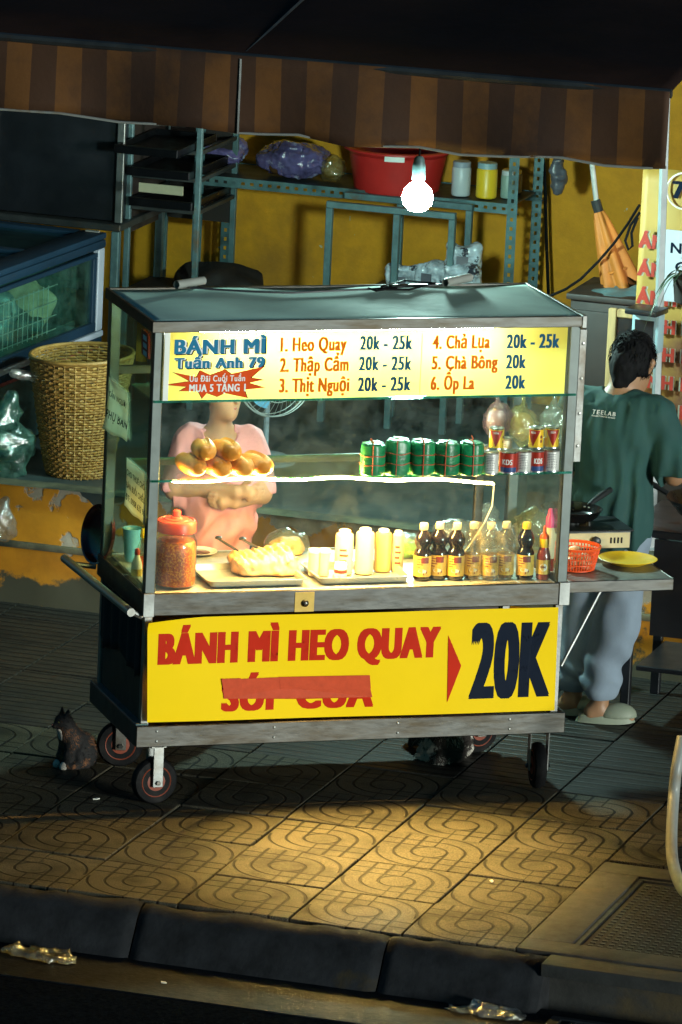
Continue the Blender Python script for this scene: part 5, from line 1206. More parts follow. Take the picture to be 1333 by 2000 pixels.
p = b_ - a_ + dd * .28; MB().tube([p + (xx * math.cos(2 * PI * k / 20) + yy * math.sin(2 * PI * k / 20)) * .058 for k in range(20)], .006, 5, closed=True).build('strap', 'umbrella_cloth', um); MB().lathe([(.008, 0), (.008, .004), (.001, .006)], 10).build('button', 'white_plastic', um, loc=p - V3(.02, .055, 0))
def cablev(pts, v, r, lab, mat='cable', cat='cable'): return tag(MB().tube([gv(x, y, v) for x, y in pts], r, 5).build('hanging_cable', mat), lab, cat)
cablev([(1250, 400), (1225, 440), (1200, 475), (1170, 510), (1135, 545), (1105, 565), (1075, 578), (1055, 580)], 3.62, .006, 'black cable sagging across the wall from the banner to the shelf')
cablev([(1250, 415), (1232, 440), (1222, 470), (1228, 488), (1236, 480), (1234, 455), (1246, 425)], 3.6, .006, 'looped black cable end hanging beside the orange parasol')
cablev([(1062, 300), (1066, 380), (1068, 470), (1072, 575)], 5.3, .008, 'vertical dark cable running down the yellow wall')
p = gv(1090, 345, 4.9); o = blob('dark_pouch', 'bag_print', None, lambda P: sd_ell(P, (0, 0, 0), (.035, .03, .08)) + .015 * vnoise(P * 40, 2), (-.06, -.05, -.11), (.06, .05, .11), .009, p); tag(o, 'small dark bundle hanging under the awning edge', 'bundle')
VB = 2.95
bt = uvz(gv(1256, 325, VB)); bb = uvz(gv(1238, 905, VB))
bnr = thing('menu_banner', 'tall yellow and brown banner with repeated red lettering at the right edge', 'banner', W(bt[0], VB, bb[2]), RZ); hbn = bt[2] - bb[2]
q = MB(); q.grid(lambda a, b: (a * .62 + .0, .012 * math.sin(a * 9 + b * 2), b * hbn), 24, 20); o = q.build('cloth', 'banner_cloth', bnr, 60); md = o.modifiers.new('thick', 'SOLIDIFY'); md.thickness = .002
for k in range(8):
    z = uvz(gv(1300, 487 + k * 54.5, VB))[2] - bb[2]
    if z < 0: continue
    for mt, bo, lf in (('banner_outline', .15, .018), ('banner_red', .07, .0205)):
        letters('banner_text', 'ÁNH MÌ', mt, bnr, (.004 + .002 * k, -lf, z), (1, 0, 0), (0, 0, 1), .27, .058, bo, .08, out=V3(0, -1, 0))
cc = uvz(gv(1340, 372, VB)); cx, cz_ = cc[0] - bt[0], cc[2] - bb[2]
MB().tube([(cx + .072 * math.cos(2 * PI * k / 32), -.018, cz_ + .072 * math.sin(2 * PI * k / 32)) for k in range(32)], .004, 5, closed=True).build('emblem_ring', 'paper', bnr); letters('emblem_text', '79', 'navy_vinyl', bnr, (cx - .05, -.0185, cz_ - .032), (1, 0, 0), (0, 0, 1), .1, .07, .08, .04, out=V3(0, -1, 0))
p, q_ = uvz(gv(1302, 448, VB - .04)), uvz(gv(1302, 588, VB - .04))
nt = thing('notice_board', 'white notice hanging on the banner behind the pale pole', 'notice', W(p[0], VB - .04, q_[2]), RZ); hn = p[2] - q_[2]
MB().box(0, .26, -.002, .002, 0, hn, .0).build('sheet', 'notice_white', nt, 0)
letters('notice_text', 'NƯỚC', 'navy_vinyl', nt, (.022, -.0025, hn * .68), (1, 0, 0), (0, 0, 1), .2, .043, .04, .02, out=V3(0, -1, 0)); letters('notice_text', 'CAM', 'navy_vinyl', nt, (.045, -.0025, hn * .42), (1, 0, 0), (0, 0, 1), .15, .043, .04, .02, out=V3(0, -1, 0))
p0, p1 = gv(1297, 325, VB - .1), gv(1285, 695, VB - .1)
po = thing('steel_pole', 'pale square steel pole in front of the banner', 'pole', (p1[0], p1[1], ZF)); d = (p0 - p1) / (p0[2] - p1[2])
MB().bar(p1 - V3(p1[0], p1[1], ZF) - d * (p1[2] - ZF), p0 - V3(p1[0], p1[1], ZF) + d * .6, .028, .028, .003).build('shaft', 'awning_pole', po); MB().box(-.05, .05, -.05, .05, 0, .006).build('foot_plate', 'awning_pole', po, 0, loc=tuple(p1 - V3(p1[0], p1[1], ZF) - d * (p1[2] - ZF)))
p = gv(1270, 650, VB - .16); mb_ = thing('meter_box', 'pale blue electric meter box with dark hood behind the man', 'meter', p, RZ - .15)
MB().box(-.075, .04, -.012, .05, -.08, .075, .006).build('case', 'meter_blue', mb_); MB().box(-.06, .02, -.0165, -.0125, -.05, .05, .0).build('window', 'oven_black', mb_, 0); MB().box(-.085, .05, -.07, .06, .076, .1, .006).build('hood', 'oven_black', mb_); MB().lathe([(.008, 0), (.008, .004), (.001, .005)], 10).build('screw', 'steel', mb_, loc=(-.02, -.0135, -.064)).rotation_euler = (PI / 2, 0, 0)
p0, p1 = gv(1183, 600, 3.2), gv(1180, 790, 3.2)
mr = thing('framed_mirror', 'tan wooden frame around dark glass behind the man', 'mirror', W(uvz(p1)[0], 3.2, p1[2]), RZ); hm = p0[2] - p1[2]
for a in ((0, .035, 0, hm), (.036, .3, hm - .035, hm), (.3005, .335, 0, hm), (.036, .3, 0, .035)): MB().box(a[0], a[1], -.012, .012, a[2], a[3], .004).build('frame_strip', 'wood_tan', mr)
MB().box(.034, .302, .0, .004, .03, hm - .03).build('glass', 'oven_black', mr, 0)
p0 = uvz(gv(1180, 590, 3.45)); cb = thing('dark_cabinet', 'dark wooden cabinet behind the cart and the man', 'cabinet', W(p0[0], 3.45, ZF), RZ); hc = p0[2] - ZF
MB().box(-.14, .5, 0, .4, .01, hc, .006).build('carcass', 'wood_dark', cb)
for x in (-.12, .19): MB().box(x, x + .29, -.016, -.001, .06, hc - .04, .005).build('door', 'wood_dark', cb); MB().lathe([(.01, 0), (.012, .012), (.001, .016)], 10).build('knob', 'steel_dull', cb, loc=(x + .25, -.016, hc * .6)).rotation_euler = (PI / 2, 0, 0)
MB().box(-.155, .515, -.02, .41, hc + .0005, hc + .025, .005).build('top', 'wood_dark', cb)
o = blob('cloth_heap', 'steel_paint', None, lambda P: np.maximum(sd_ell(P, (0, 0, .0), (.16, .1, .05)) + .025 * vnoise(P * 20, 7), -P[..., 2]), (-.22, -.15, -.01), (.22, .15, .1), .012, gv(1215, 585, 3.55), RZ); tag(o, 'crumpled grey-green cloth on top of the dark cabinet', 'cloth')
# strap-leaved plant at the right edge
p = gv(1345, 545, 2.6); ptn = thing('hanging_plant', 'dark strap-leaved plant hanging at the right edge', 'plant', p, RZ)
for k in range(16):
    a = 2 * PI * k / 16 + .3; ln = .16 + .1 * random.random(); q = MB(); w_ = .009 + .005 * random.random()
    def lf(s, b): 
        r_ = ln * (b * .75); z = .06 * math.sin(b * 2.2) - .28 * b * b * (.6 + .4 * math.sin(k)); wd_ = w_ * (1 - b) ** .6 * (s - .5) * 2
        return (r_ * math.cos(a) - wd_ * math.sin(a), r_ * math.sin(a) + wd_ * math.cos(a), z + abs(s - .5) * .004)
    q.grid(lf, 3, 10); q.build('leaf', 'leaf_dark', ptn, 60)
MB().lathe([(.03, -.1), (.05, -.09), (.06, 0), (.062, .004), (.055, .0), (.001, -.01)], 20).build('pot', 'wood_dark', ptn)
# dark stall table at the right edge with wok and soap bottle
p = gz(1290, 1330, 0); pu = uvz(p)
dt = thing('stall_table', 'black stall table in the dark right corner', 'table', W(pu[0] + .12, 2.3, 0), RZ)
MB().box(-.12, .9, -.3, .25, .74, .77, .004).build('table_top', 'oven_black', dt)
for x in (-.09, .86):
    for y in (-.27, .21): MB().box(x - .018, x + .018, y - .018, y + .018, 0, .739, .003).build('leg', 'oven_black', dt)
MB().box(-.06, .83, -.25, .19, .2, .22, .003).build('lower_shelf', 'oven_black', dt)
MB().box(.0, .8, -.31, -.302, .36, .738).build('front_board', 'oven_black', dt, 0)
wk = thing('wok', 'black wok on the stall table at the right edge', 'wok', W(pu[0] + .3, 2.2, .775), RZ)
MB().lathe([(.001, 0), (.06, .0), (.14, .04), (.19, .1), (.193, .102), (.185, .1), (.135, .046), (.05, .008), (.001, .006)], 40).build('bowl', 'pan_black', wk); MB().tube([(-.19, 0, .1), (-.24, 0, .125), (-.31, 0, .15)], [.01, .012, .014], 8).build('handle', 'black_plastic', wk)
p = gz(1258, 1278, 0); pb = thing('pump_bottle', 'dark soap pump bottle beside the stall table', 'bottle', p + V3(0, 0, 0)); 
MB().lathe([(.04, 0), (.045, .006), (.045, .12), (.035, .14), (.018, .15), (.018, .165), (.001, .165)], 22).build('body', 'soy', pb); MB().lathe([(.02, .16), (.02, .185), (.008, .19), (.008, .215), (.001, .215)], 16).build('collar', 'black_plastic', pb); MB().bar((-.006, 0, .215), (.045, -.01, .212), .016, .01, .002).build('nozzle', 'black_plastic', pb); MB().lathe([(.0455, .03), (.0455, .11)], 22, cap=False).build('label', 'label_dark', pb)
for k in range(6): MB().box(-.012 + (k % 2) * .014, -.003 + (k % 2) * .014, -.047, -.0465, .035 + (k // 2) * .024, .05 + (k // 2) * .024).build('label_mark', 'card', pb, 0, rz=.2)
# clear rubbish bag with bottles under the side table
p = gz(1132, 1352, 0); rbg = thing('rubbish_bag', 'clear plastic rubbish bag of bottles under the side table', 'bag', p + V3(.02, .1, 0))
blob('bag', 'bag_green', rbg, lambda P: np.maximum(smin(sd_ell(P, (0, 0, .13), (.105, .1, .14)), sd_cap(P, (.01, 0, .24), (.02, 0, .34), .05, .06), .05) + .02 * vnoise(P * 20, 5) + .008 * vnoise(P * 50, 5), -P[..., 2]), (-.17, -.16, -.01), (.17, .16, .42), .011)
for k, (x, y, z, a) in enumerate(((-.03, -.02, .05, .3), (.04, 0, .06, -.4), (0, .03, .12, .9), (-.02, -.03, .17, 1.3), (.03, -.02, .2, .2))):
    o = MB().lathe([(.02, -.06), (.024, -.055), (.024, .03), (.01, .055), (.009, .07), (.001, .07)], 14).build('bottle', 'pet', rbg, loc=(x, y, z)); o.rotation_euler = (a, a * 1.7, k)
# ------------------------------------------------------------------ street side: hose and litter
hp = [gz(1333, 1440, .34) , gz(1322, 1500, .24), gz(1316, 1560, .13), gz(1312, 1640, .04), gz(1316, 1690, .02), gz(1333, 1735, .02), gz(1365, 1760, .02)]
def smooth_path(P, n=6):
    out = []; P = [P[0]] + list(P) + [P[-1]]
    for i in range(1, len(P) - 2):
        for k in range(n):
            t_ = k / n; p0, p1, p2, p3 = P[i - 1], P[i], P[i + 1], P[i + 2]
            out.append(.5 * ((2 * p1) + (-p0 + p2) * t_ + (2 * p0 - 5 * p1 + 4 * p2 - p3) * t_ ** 2 + (-p0 + 3 * p1 - 3 * p2 + p3) * t_ ** 3))
    return out + [P[-1]]
tag(MB().tube(smooth_path(hp), .021, 12).build('drain_hose', 'pvc'), 'thick pale flexible hose curving down to the pavement at the right edge', 'hose')
for px, py, r, lab, s, mat in ((80, 1868, (.13, .06, .03), 'crumpled tan plastic bag lying in the gutter', 4, 'bag_yellow'), (950, 1978, (.15, .06, .022), 'flattened pale plastic bag lying in the gutter', 9, 'bag_white')):
    o = blob('litter_bag', mat, None, lambda P: np.maximum(sd_ell(P, (0, 0, .0), r) + .02 * vnoise(P * 22, s) + .01 * vnoise(P * 55, s), -P[..., 2] + .001), (-r[0] * 1.4, -r[1] * 1.6, -.005), (r[0] * 1.4, r[1] * 1.6, r[2] * 2.4), .007, gz(px, py, -.158), RZ); tag(o, lab, 'litter')
for k, (px, py) in enumerate(((188, 1561), (960, 1722), (320, 1920))):
    p = gz(px, py, .002 if k < 2 else -.16); o = MB().prism([(-.012, -.004, 0), (.0, -.008, 0), (.014, .0, 0), (.004, .007, 0)], (0, 0, .004)).build('litter_scrap', 'paper', None, 0, p, k); tag(o, ('tiny pale scrap on the tiles left of the front wheel', 'small paper scrap on the lit tiles', 'small pale scrap in the gutter')[k], 'litter')
# ------------------------------------------------------------------ people
def rotz(a): return np.array([[math.cos(a), -math.sin(a), 0], [math.sin(a), math.cos(a), 0], [0, 0, 1]])
def hand_prims(w, d, side, curl, sp=.017, s=1.):
    """five bent fingers from wrist w pointing along d; side = direction of the thumb"""
    d = d / np.linalg.norm(d); side = side - d * (side @ d); side /= np.linalg.norm(side); nrm = np.cross(d, side)
    pr = [('c', w, w + d * .07 * s, .021 * s, .026 * s, .015), ('c', w + d * .05 * s + side * .018, w + d * .065 * s - side * .022, .017 * s, .015 * s, .012)]
    for i, (o, ln) in enumerate(((.024, .062), (.008, .07), (-.008, .066), (-.024, .052))):
        a = w + d * .075 * s + side * o * s; b = a + (d * math.cos(curl * .5) + nrm * math.sin(curl * .5)) * ln * .5 * s; c = b + (d * math.cos(curl) + nrm * math.sin(curl)) * ln * .5 * s
        pr += [('c', a, b, .0088 * s, .0082 * s, .004), ('c', b, c, .0082 * s, .007 * s, .004)]
    a = w + d * .02 * s + side * .02 * s; b = a + (side * .7 + d * .7) * .035 * s; c = b + (side * .3 + d * .9 + nrm * .3) * .03 * s
    return pr + [('c', a, b, .011 * s, .0098 * s, .006), ('c', b, c, .0098 * s, .008 * s, .004)]
def face_parts(par, C, f, up, r, skin, hairm, jaw=1.):
    """eyes, brows and lips laid on a head of centre C, forward f, up u"""
    rt = np.cross(f, up)
    for s in (-1, 1):
        p = C + f * r * .86 + rt * s * r * .36 + up * r * .02
        MB().lathe([(.001, -.007), (.008, -.004), (.011, 0), (.008, .004), (.001, .007)], 12).build('eye', 'eye_white', par, 60, p)
        MB().lathe([(.001, -.003), (.004, -.0015), (.005, 0), (.001, .003)], 10).build('iris', 'black_ink', par, 60, p + f * .009)
        MB().tube([C + f * r * .88 + rt * s * r * (.18 + .1 * k) + up * r * (.25 + .05 * math.sin(k)) - f * .004 * k for k in range(5)], .003, 5).build('eyebrow', hairm, par)
    MB().tube([C + f * (r * .93 - abs(k) * .0035) + rt * k * .0075 - up * r * .62 for k in range(-3, 4)], [.001, .004, .0055, .005, .0055, .004, .001], 6).build('lips', 'lips', par)
# --- seller behind the cart: pink V-neck T-shirt, arms folded across the waist, head turned to the right of the picture
wp = gy(440, 960, .98); WY = math.atan2(.93, .29) + PI / 2 - .0
sel = thing('person', 'person in pink V-neck T-shirt standing behind the cart, hands held at the waist', 'person', (wp[0] - .03, .98, 0), math.atan2(-.955, -.295) - PI / 2 + .1)
sel.scale = (.8, .88, 1)
# local frame: +y forward (towards the street), +x to the person's right reversed by mirror -> screen left
A = V3
sh_z = 1.13
body = [('e', A(0, 0, .98), A(.155, .115, .2)), ('e', A(0, .0, .82), A(.165, .13, .16)), ('e', A(0, -.005, .7), A(.17, .13, .14)), ('c', A(-.12, -.01, 1.125), A(.12, -.01, 1.125), .055, .055), ('c', A(0, -.01, 1.14), A(0, .015, 1.24), .056, .052),
        ('c', A(-.085, 0, .66), A(-.085, .02, .38), .088, .06), ('c', A(-.085, .02, .38), A(-.085, -.01, .09), .058, .038), ('c', A(.085, 0, .66), A(.085, .02, .38), .088, .06), ('c', A(.085, .02, .38), A(.085, -.01, .09), .058, .038),
        ('c', A(-.085, -.03, .035), A(-.095, .11, .025), .034, .028), ('c', A(.085, -.03, .035), A(.095, .11, .025), .034, .028)]
fd = np.array([-.55, .83, -.1]); fd /= np.linalg.norm(fd); HC = A(-.01, .03, 1.345); hu = A(0, .0, 1.)
hu = hu - fd * (hu @ fd); hu /= np.linalg.norm(hu); hr = np.cross(fd, hu)
body += [('e', HC, A(.078, .092, .105)), ('e', HC + fd * .022 - hu * .05, A(.062, .068, .068)), ('c', HC + fd * .085 - hu * .0, HC + fd * .105 - hu * .03, .008, .014, .012), ('c', HC + fd * .062 - hu * .09, HC + fd * .066 - hu * .088, .026, .026, .03),
         ('c', HC + hr * .078 - hu * .0, HC + hr * .083 - fd * .008 + hu * .02, .012, .016, .008), ('c', HC - hr * .078, HC - hr * .083 - fd * .008 + hu * .02, .012, .016, .008)]
eL, eR = A(-.21, .03, .945), A(.21, .03, .955); wL, wR = A(-.07, .165, .93), A(-.07, .19, .975)
arms = [('c', A(-.165, -.01, 1.115), eL, .052, .04), ('c', eL, wL, .04, .026), ('c', A(.165, -.01, 1.115), eR, .052, .04), ('c', eR, wR, .04, .026)]
hands = hand_prims(wL, A(1, .12, .02), A(0, .2, 1), .5, s=.92) + hand_prims(wR, A(-1, .2, -.05), A(0, .2, 1), -.5, s=.92)
blob('body', 'skin', sel, lambda P: union(P, body + arms + hands, .035), (-.29, -.17, -.012), (.29, .29, 1.48), .0062)
def shirtf(P):
    d = union(P, [('e', A(0, 0, .99), A(.178, .135, .2)), ('e', A(0, .0, .84), A(.185, .15, .17)), ('e', A(0, 0, .74), A(.188, .152, .14)), ('c', A(-.125, -.01, 1.13), A(.125, -.01, 1.13), .06, .06)], .05)
    d = smin(d, union(P, [('c', A(-.16, -.01, 1.115), A(-.205, .015, .95), .066, .072), ('c', A(.16, -.01, 1.115), A(.205, .015, .95), .066, .072)], .03), .04)
    d = d + .010 * vnoise(P * np.array([14, 14, 6]), 3) + .007 * vnoise(P * np.array([30, 30, 12]), 8) + .017 * np.sin(P[..., 2] * 42 + P[..., 0] * 26 + 3 * vnoise(P * 9, 2)) * np.clip((.98 - P[..., 2]) * 4, 0, 1)
    d = np.maximum(d, .66 - P[..., 2]); sl = np.clip((np.abs(P[..., 0]) - .205) * 60, 0, 1); d = np.maximum(d, sl * (.94 - P[..., 2]) - (1 - sl) * .05)
    neck = np.maximum(np.sqrt(P[..., 0] ** 2 + (P[..., 1] - .0) ** 2) - .068, 1.1 - P[..., 2]); vneck = np.maximum(np.abs(P[..., 0]) - (P[..., 2] - 1.035) * .62, -P[..., 1] + .03)
    return np.maximum(np.maximum(d, -neck), -vneck)
blob('shirt', 'pink_shirt', sel, shirtf, (-.31, -.19, .63), (.31, .24, 1.22), .0062)
blob('trousers', 'wood_dark', sel, lambda P: np.maximum(union(P, [('e', A(0, -.005, .7), A(.178, .14, .15)), ('c', A(-.085, 0, .66), A(-.085, .02, .38), .1, .072), ('c', A(-.085, .02, .38), A(-.085, -.01, .1), .07, .058), ('c', A(.085, 0, .66), A(.085, .02, .38), .1, .072), ('c', A(.085, .02, .38), A(.085, -.01, .1), .07, .058)], .03) + .004 * vnoise(P * 20, 6), np.maximum(P[..., 2] - .78, .07 - P[..., 2])), (-.22, -.18, .05), (.22, .18, .82), .012)
def hairf(P):
    d = sd_ell(P, HC - fd * .012 + hu * .018, A(.088, .1, .105)); d = smin(d, sd_cap(P, HC - fd * .09 + hu * .01, HC - fd * .11 - hu * .03, .035, .03), .03)
    q = P - HC; cut = np.maximum((q @ fd) - .03 - .0 * q[..., 0], -((q @ hu) - .055)); cut = np.maximum((q @ fd) - .02, (q @ hu) - .06)
    return np.maximum(d, -np.maximum(-(q @ fd) + .02, (q @ hu) - .062)) + .004 * vnoise(P * np.array([60, 60, 20]), 2)
blob('hair', 'hair', sel, hairf, HC - .17, HC + .16, .008)
face_parts(sel, HC, fd, hu, .1, 'skin', 'hair')
# --- cook at the right, seen from behind: green T-shirt, grey sweatpants, pale clogs
mp_ = gz(1192, 1418, 0)
fy = math.atan2(.78, .62) - PI / 2
cook = thing('person', 'person in green T-shirt and grey sweatpants seen from behind beside the cart', 'person', (mp_[0] - .02, mp_[1] + .067, 0), fy); cook.scale = (.93, .93, 1)
# local: +y forward (away from the street), +x to the right
HC = A(.03, .08, 1.392); fd = np.array([.16, .87, -.45]); fd /= np.linalg.norm(fd); hu = A(0, 0, 1.); hu = hu - fd * (hu @ fd); hu /= np.linalg.norm(hu); hr = np.cross(fd, hu)
hipL, hipR = A(-.085, 0, .74), A(.085, 0, .74)
anL, anR = A(-.14, .05, .07), A(.0, -.02, .07); knL, knR = A(-.13, .08, .4), A(.05, .02, .4)
footd = rotz(-fy) @ A(.96, -.28, 0)
body = [('e', A(0, 0, 1.1), A(.16, .1, .2)), ('e', A(0, .0, .92), A(.14, .095, .16)), ('e', A(0, -.01, .79), A(.15, .11, .12)), ('c', A(-.14, .0, 1.24), A(.14, 0, 1.24), .055, .055), ('c', A(0, .0, 1.26), A(.012, .045, 1.38), .056, .05),
        ('c', hipL, knL, .085, .06), ('c', knL, anL, .056, .036), ('c', hipR, knR, .085, .06), ('c', knR, anR, .056, .036)]
for an in (anL, anR): body += [('c', an - footd * .03 - A(0, 0, .03), an + footd * .13 - A(0, 0, .045), .032, .022, .03)]
body += [('e', HC, A(.076, .092, .108)), ('e', HC + fd * .025 - hu * .05, A(.06, .066, .066)), ('c', HC + fd * .088, HC + fd * .106 - hu * .03, .008, .014, .012), ('c', HC + fd * .062 - hu * .09, HC + fd * .066 - hu * .088, .024, .024, .03),
         ('c', HC + hr * .078 - hu * .01, HC + hr * .088 - fd * .01 + hu * .02, .013, .017, .008), ('c', HC - hr * .078 - hu * .01, HC - hr * .088 - fd * .01 + hu * .02, .013, .017, .008)]
eL, eR = A(-.235, .05, .98), A(.25, .04, 1.0); wL, wR = A(-.13, .26, .93), A(.24, .26, .98)
arms = [('c', A(-.19, 0, 1.225), eL, .05, .038), ('c', eL, wL, .038, .025), ('c', A(.19, 0, 1.225), eR, .05, .038), ('c', eR, wR, .038, .025)]
hands = hand_prims(wL, A(.3, 1, -.1), A(1, 0, .4), .8, s=1.) + hand_prims(wR, A(-.1, 1, -.1), A(-1, 0, .4), -.8, s=1.)
blob('body', 'skin_dark', cook, lambda P: union(P, body + arms + hands, .035), (-.33, -.18, -.012), (.33, .47, 1.58), .0065)
def shirtm(P):
    d = union(P, [('e', A(0, 0, 1.12), A(.19, .128, .19)), ('e', A(0, .0, .93), A(.172, .128, .2)), ('e', A(0, -.005, .8), A(.192, .148, .17)), ('c', A(-.15, .0, 1.245), A(.15, 0, 1.245), .062, .062)], .05)
    d = smin(d, union(P, [('c', A(-.18, 0, 1.225), A(-.228, .035, 1.03), .07, .082), ('c', A(.18, 0, 1.225), A(.24, .03, 1.04), .07, .085)], .03), .035)
    fold = np.clip((1.02 - P[..., 2]) * 5, 0, 1)
    d = d + .010 * vnoise(P * np.array([16, 16, 5]), 13) + .007 * vnoise(P * np.array([34, 34, 11]), 18) + fold * .019 * np.sin(P[..., 2] * 50 + P[..., 0] * 14 + 2.5 * vnoise(P * 7, 4)) * np.clip(.2 - P[..., 0] * 2.4, 0, 1) + .013 * np.sin(P[..., 0] * 75 + 2 * vnoise(P * 5, 9)) * np.clip(P[..., 0] * 7, 0, 1) * np.clip((1.2 - P[..., 2]) * 4, 0, 1)
    d = np.maximum(d, .648 - .03 * P[..., 0] - P[..., 2]); sl = np.clip((np.abs(P[..., 0]) - .2) * 60, 0, 1); d = np.maximum(d, sl * (1.0 - P[..., 2]) * 1. - (1 - sl) * .05)
    neck = np.maximum(np.sqrt(P[..., 0] ** 2 + (P[..., 1] - .012) ** 2) - .064, 1.2 - P[..., 2]); return np.maximum(d, -neck)
shm = blob('shirt', 'green_shirt', cook, shirtm, (-.35, -.19, .64), (.35, .21, 1.33), .0062)
MB().tube([(.066 * math.cos(2 * PI * k / 28), .012 + .066 * math.sin(2 * PI * k / 28), 1.292 + .004 * math.sin(2 * PI * k / 28 )) for k in range(28)], .008, 6, closed=True).build('collar', 'green_shirt', cook)
def pants(P):
    d = union(P, [('e', A(0, -.01, .8), A(.145, .105, .13)), ('c', hipL, knL, .088, .086), ('c', knL, anL + A(0, 0, .09), .084, .078), ('c', hipR, knR, .088, .09), ('c', knR, anR + A(0, 0, .09), .088, .08)], .025)
    d = smin(d, union(P, [('c', anL + A(0, 0, .07), anL + A(0, 0, .035), .05, .044), ('c', anR + A(0, 0, .07), anR + A(0, 0, .035), .05, .044)], .01), .012)
    d = d + .008 * vnoise(P * np.array([14, 14, 9]), 23) + .012 * np.sin(P[..., 2] * 44 + P[..., 0] * 30 + 3 * vnoise(P * 8, 5)) * np.clip(np.abs(P[..., 2] - .42) * 5 - .3, 0, 1) * np.clip((.8 - P[..., 2]) * 6, 0, 1) * np.clip((P[..., 2] - .13) * 18, 0, 1)
    return np.maximum(d, np.maximum(P[..., 2] - .86, .098 - P[..., 2]))
blob('trousers', 'sweatpants', cook, pants, (-.29, -.2, .08), (.24, .22, .89), .0065)
def hairm(P):
    q = P - HC; d = sd_ell(P, HC - fd * .012 + hu * .022, A(.09, .106, .108))
    d = smin(d, sd_cap(P, HC - fd * .07 - hu * .03, HC - fd * .06 - hu * .09, .055, .034), .03)
    face = np.maximum(-(q @ fd) + .025, (q @ hu) - .055); ears = np.maximum(np.abs((q @ fd) - .0) - .03, (q @ hu) - .01)
    d = np.maximum(d, -face); return d + .006 * vnoise(P * np.array([34, 34, 26]), 2) + .004 * vnoise(P * np.array([90, 90, 30]), 5)
blob('hair', 'hair', cook, hairm, HC - .17, HC + .17, .0075)
hs_ = MB()
for k in range(700):
    a, e = 2 * PI * random.random(), math.acos(1 - 1.75 * random.random()); n_ = hr * math.sin(e) * math.cos(a) + fd * math.sin(e) * math.sin(a) + hu * math.cos(e)
    if n_ @ fd > .35 and n_ @ hu < .45: continue
    p = HC - fd * .012 + hu * .022 + hr * (n_ @ hr) * .088 + fd * (n_ @ fd) * .104 + hu * (n_ @ hu) * .106
    t_ = -hu * .8 + fd * .5 * random.uniform(-1, 1) + hr * .6 * random.uniform(-1, 1) + (fd * .9 if n_ @ hu > .6 else 0); t_ = t_ - n_ * (t_ @ n_); t_ /= np.linalg.norm(t_)
    ln = random.uniform(.02, .042); hs_.tube([p, p + t_ * ln * .5 + n_ * .006, p + t_ * ln + n_ * random.uniform(.0, .008)], [.0022, .0016, .0004], 3, cap=False)
tag(hs_.build('hair_strands', 'hair', cook, 0), kind='stuff')
face_parts(cook, HC, fd, hu, .1, 'skin_dark', 'hair')
for an in (anL, anR):
    c = an - footd * .005 - A(0, 0, .07); q = MB(); sd_ = np.cross(A(0, 0, 1), footd)
    def sole(a, b, top=0.):
        an_ = 2 * PI * a; ln = .125; x = math.cos(an_); w_ = .04 * (1 + .12 * x); return c + footd * (.035 + ln * x * (1 - .12 * b)) + sd_ * math.sin(an_) * w_ * (1 - .15 * b) + A(0, 0, .004 + .03 * b + .012 * max(0, x - .5))
    q.grid(sole, 28, 4, True); k = len(q.v); q.f += [tuple(range(28))[::-1], tuple(range(28 * 3, 28 * 4))]; q.build('clog_sole', 'clog', cook, 50)
    blob('clog_upper', 'clog', cook, lambda P: np.maximum(np.maximum(sd_ell(P - c, footd * .085 + A(0, 0, .035), (.08, .052, .048), np.stack([footd, sd_, A(0, 0, 1)], 1)), .028 - (P - c)[..., 2]), .02 - ((P - c) @ footd) - ((P - c)[..., 2] - .03) * .6), c - .06 - np.abs(footd) * .05, c + A(.19, .19, .12), .007)
# lettering on the back of the T-shirt, laid on the cloth
bv_ = BVHTree.FromPolygons([tuple(v.co) for v in shm.data.vertices], [tuple(p.vertices) for p in shm.data.polygons])
def on_back(name, s, cx, z, width, cap, bold):
    v, f = text_tris(s, 1.35 if cap > .008 else 1.1); x0, x1 = v[:, 0].min(), v[:, 0].max(); mb = MB()
    for dx in ((-bold, 0, bold)):
        pts = []
        for p in v:
            xx_ = cx + ((p[0] - x0) / (x1 - x0) - .5) * width + dx; zz_ = z + p[1] / .7 * cap; h = bv_.ray_cast(Vector((xx_, -.5, zz_)), Vector((0, 1, 0)))
            pts.append((xx_, (h[0].y if h[0] else -.12) - .0025 - dx * .1, zz_))
        mb.add(pts, f)
    mb.build(name, 'white_ink', cook, 0)
on_back('shirt_text', 'TEELAB', -.02, 1.225, .1, .015, .0008); on_back('shirt_text', 'PROUDLY MADE IN VIETNAM', -.02, 1.216, .1, .005, .0003)
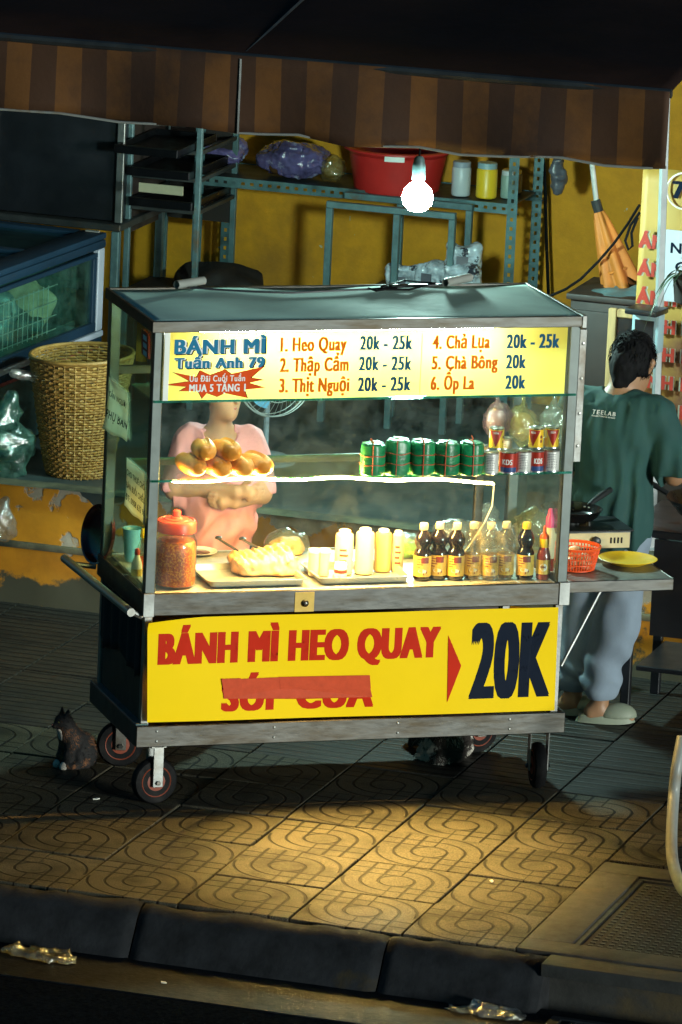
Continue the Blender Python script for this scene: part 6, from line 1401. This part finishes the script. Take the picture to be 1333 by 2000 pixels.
# ------------------------------------------------------------------ cats
def cat(name_lab, loc, rz, mat, sit=True, patch_mat='cat_white'):
    t = thing('cat', name_lab, 'cat', loc, rz)                   # local +y = where the cat looks
    if sit:
        hc = A(0, .075, .2); pr = [('e', A(0, -.03, .07), A(.062, .075, .07)), ('c', A(0, -.01, .09), A(0, .045, .15), .058, .042), ('c', A(0, .045, .15), A(0, .065, .185), .038, .034), ('e', hc, A(.037, .04, .034)), ('c', hc + A(0, .03, -.008), hc + A(0, .045, -.012), .018, .013, .012)]
        for s in (-1, 1):
            pr += [('c', A(s * .026, .05, .12), A(s * .026, .062, .05), .022, .015), ('c', A(s * .026, .062, .05), A(s * .026, .066, .014), .014, .013), ('c', A(s * .026, .064, .011), A(s * .026, .088, .01), .013, .012),
                   ('e', A(s * .048, -.02, .05), A(.026, .05, .045)), ('c', A(s * .05, -.02, .012), A(s * .052, .045, .011), .015, .013), ('c', hc + A(s * .02, -.005, .026), hc + A(s * .026, -.01, .056), .014, .003, .008)]
        pr += [('c', A(0, -.1, .015), A(.07, -.11, .013), .014, .012), ('c', A(.07, -.11, .013), A(.1, -.05, .013), .012, .01), ('c', A(.1, -.05, .013), A(.1, .0, .013), .01, .008)]
        cb_ = blob('body', mat, t, lambda P: union(P, pr, .025) + .003 * vnoise(P * 60, 3), (-.12, -.15, -.004), (.14, .14, .28), .004)
        fur(cb_, 3500, .013, mat)
        blob('bib', patch_mat, t, lambda P: np.maximum(union(P, pr, .025) - .003, sd_ell(P, (0, .09, .15), (.02, .04, .035))), (-.06, .02, .08), (.06, .15, .22), .0055)
        for s in (-1, 1):
            blob('white_paw', patch_mat, t, lambda P: np.maximum(union(P, pr, .025) - .0025, sd_ell(P, (s * .026, .085, .012), (.02, .024, .02))), (-.07, .04, -.004), (.07, .13, .05), .0055)
            MB().lathe([(.001, -.004), (.005, -.002), (.006, 0), (.005, .002), (.001, .004)], 10).build('eye', 'cat_eye', t, 60, hc + A(s * .016, .034, .004))
        MB().lathe([(.001, -.003), (.004, 0), (.001, .003)], 8).build('nose', 'lips', t, 60, hc + A(0, .058, -.008))
        MB().tube([A(.036 * math.cos(2 * PI * k / 20), .055 + .034 * math.sin(2 * PI * k / 20), .168 - .012 * math.sin(2 * PI * k / 20)) for k in range(20)], .004, 5, closed=True).build('collar', 'white_plastic', t)
    return t
pc = gz(150, 1498, 0)
cat('tortoiseshell cat sitting upright beside the left wheels', (pc[0], pc[1] + .02, 0), math.atan2(-.35, -.94) - PI / 2, 'cat_fur').scale = (.82, .82, .88)
pc = gz(868, 1483, 0); c2 = thing('cat', 'white and dark patched cat crouching under the cart', 'cat', (pc[0], pc[1] + .07, 0), math.atan2(.95, -.3) - PI / 2)
hc = A(0, .15, .1)
pr = [('e', A(0, -.05, .075), A(.085, .1, .078)), ('e', A(0, .06, .08), A(.07, .08, .068)), ('c', A(0, .1, .1), hc, .045, .04), ('e', hc, A(.04, .042, .037)), ('c', hc + A(0, .03, -.01), hc + A(0, .048, -.014), .018, .014)]
for s in (-1, 1): pr += [('e', A(s * .06, -.06, .045), A(.035, .06, .05)), ('c', A(s * .06, -.02, .014), A(s * .062, .03, .013), .017, .015), ('c', A(s * .035, .1, .05), A(s * .035, .13, .014), .022, .014), ('c', hc + A(s * .02, -.005, .028), hc + A(s * .027, -.01, .058), .015, .003, .008)]
pr += [('c', A(0, -.13, .02), A(-.09, -.12, .016), .018, .014), ('c', A(-.09, -.12, .016), A(-.12, -.03, .015), .014, .01)]
cb_ = blob('body', 'cat_calico', c2, lambda P: union(P, pr, .03) + .004 * vnoise(P * 50, 7), (-.16, -.19, -.004), (.13, .23, .19), .0045)
for s in (-1, 1): MB().lathe([(.001, -.004), (.005, -.002), (.006, 0), (.005, .002), (.001, .004)], 10).build('eye', 'cat_eye', c2, 60, hc + A(s * .017, .036, .004))
fur(cb_, 3500, .014, 'cat_calico', sd=4)
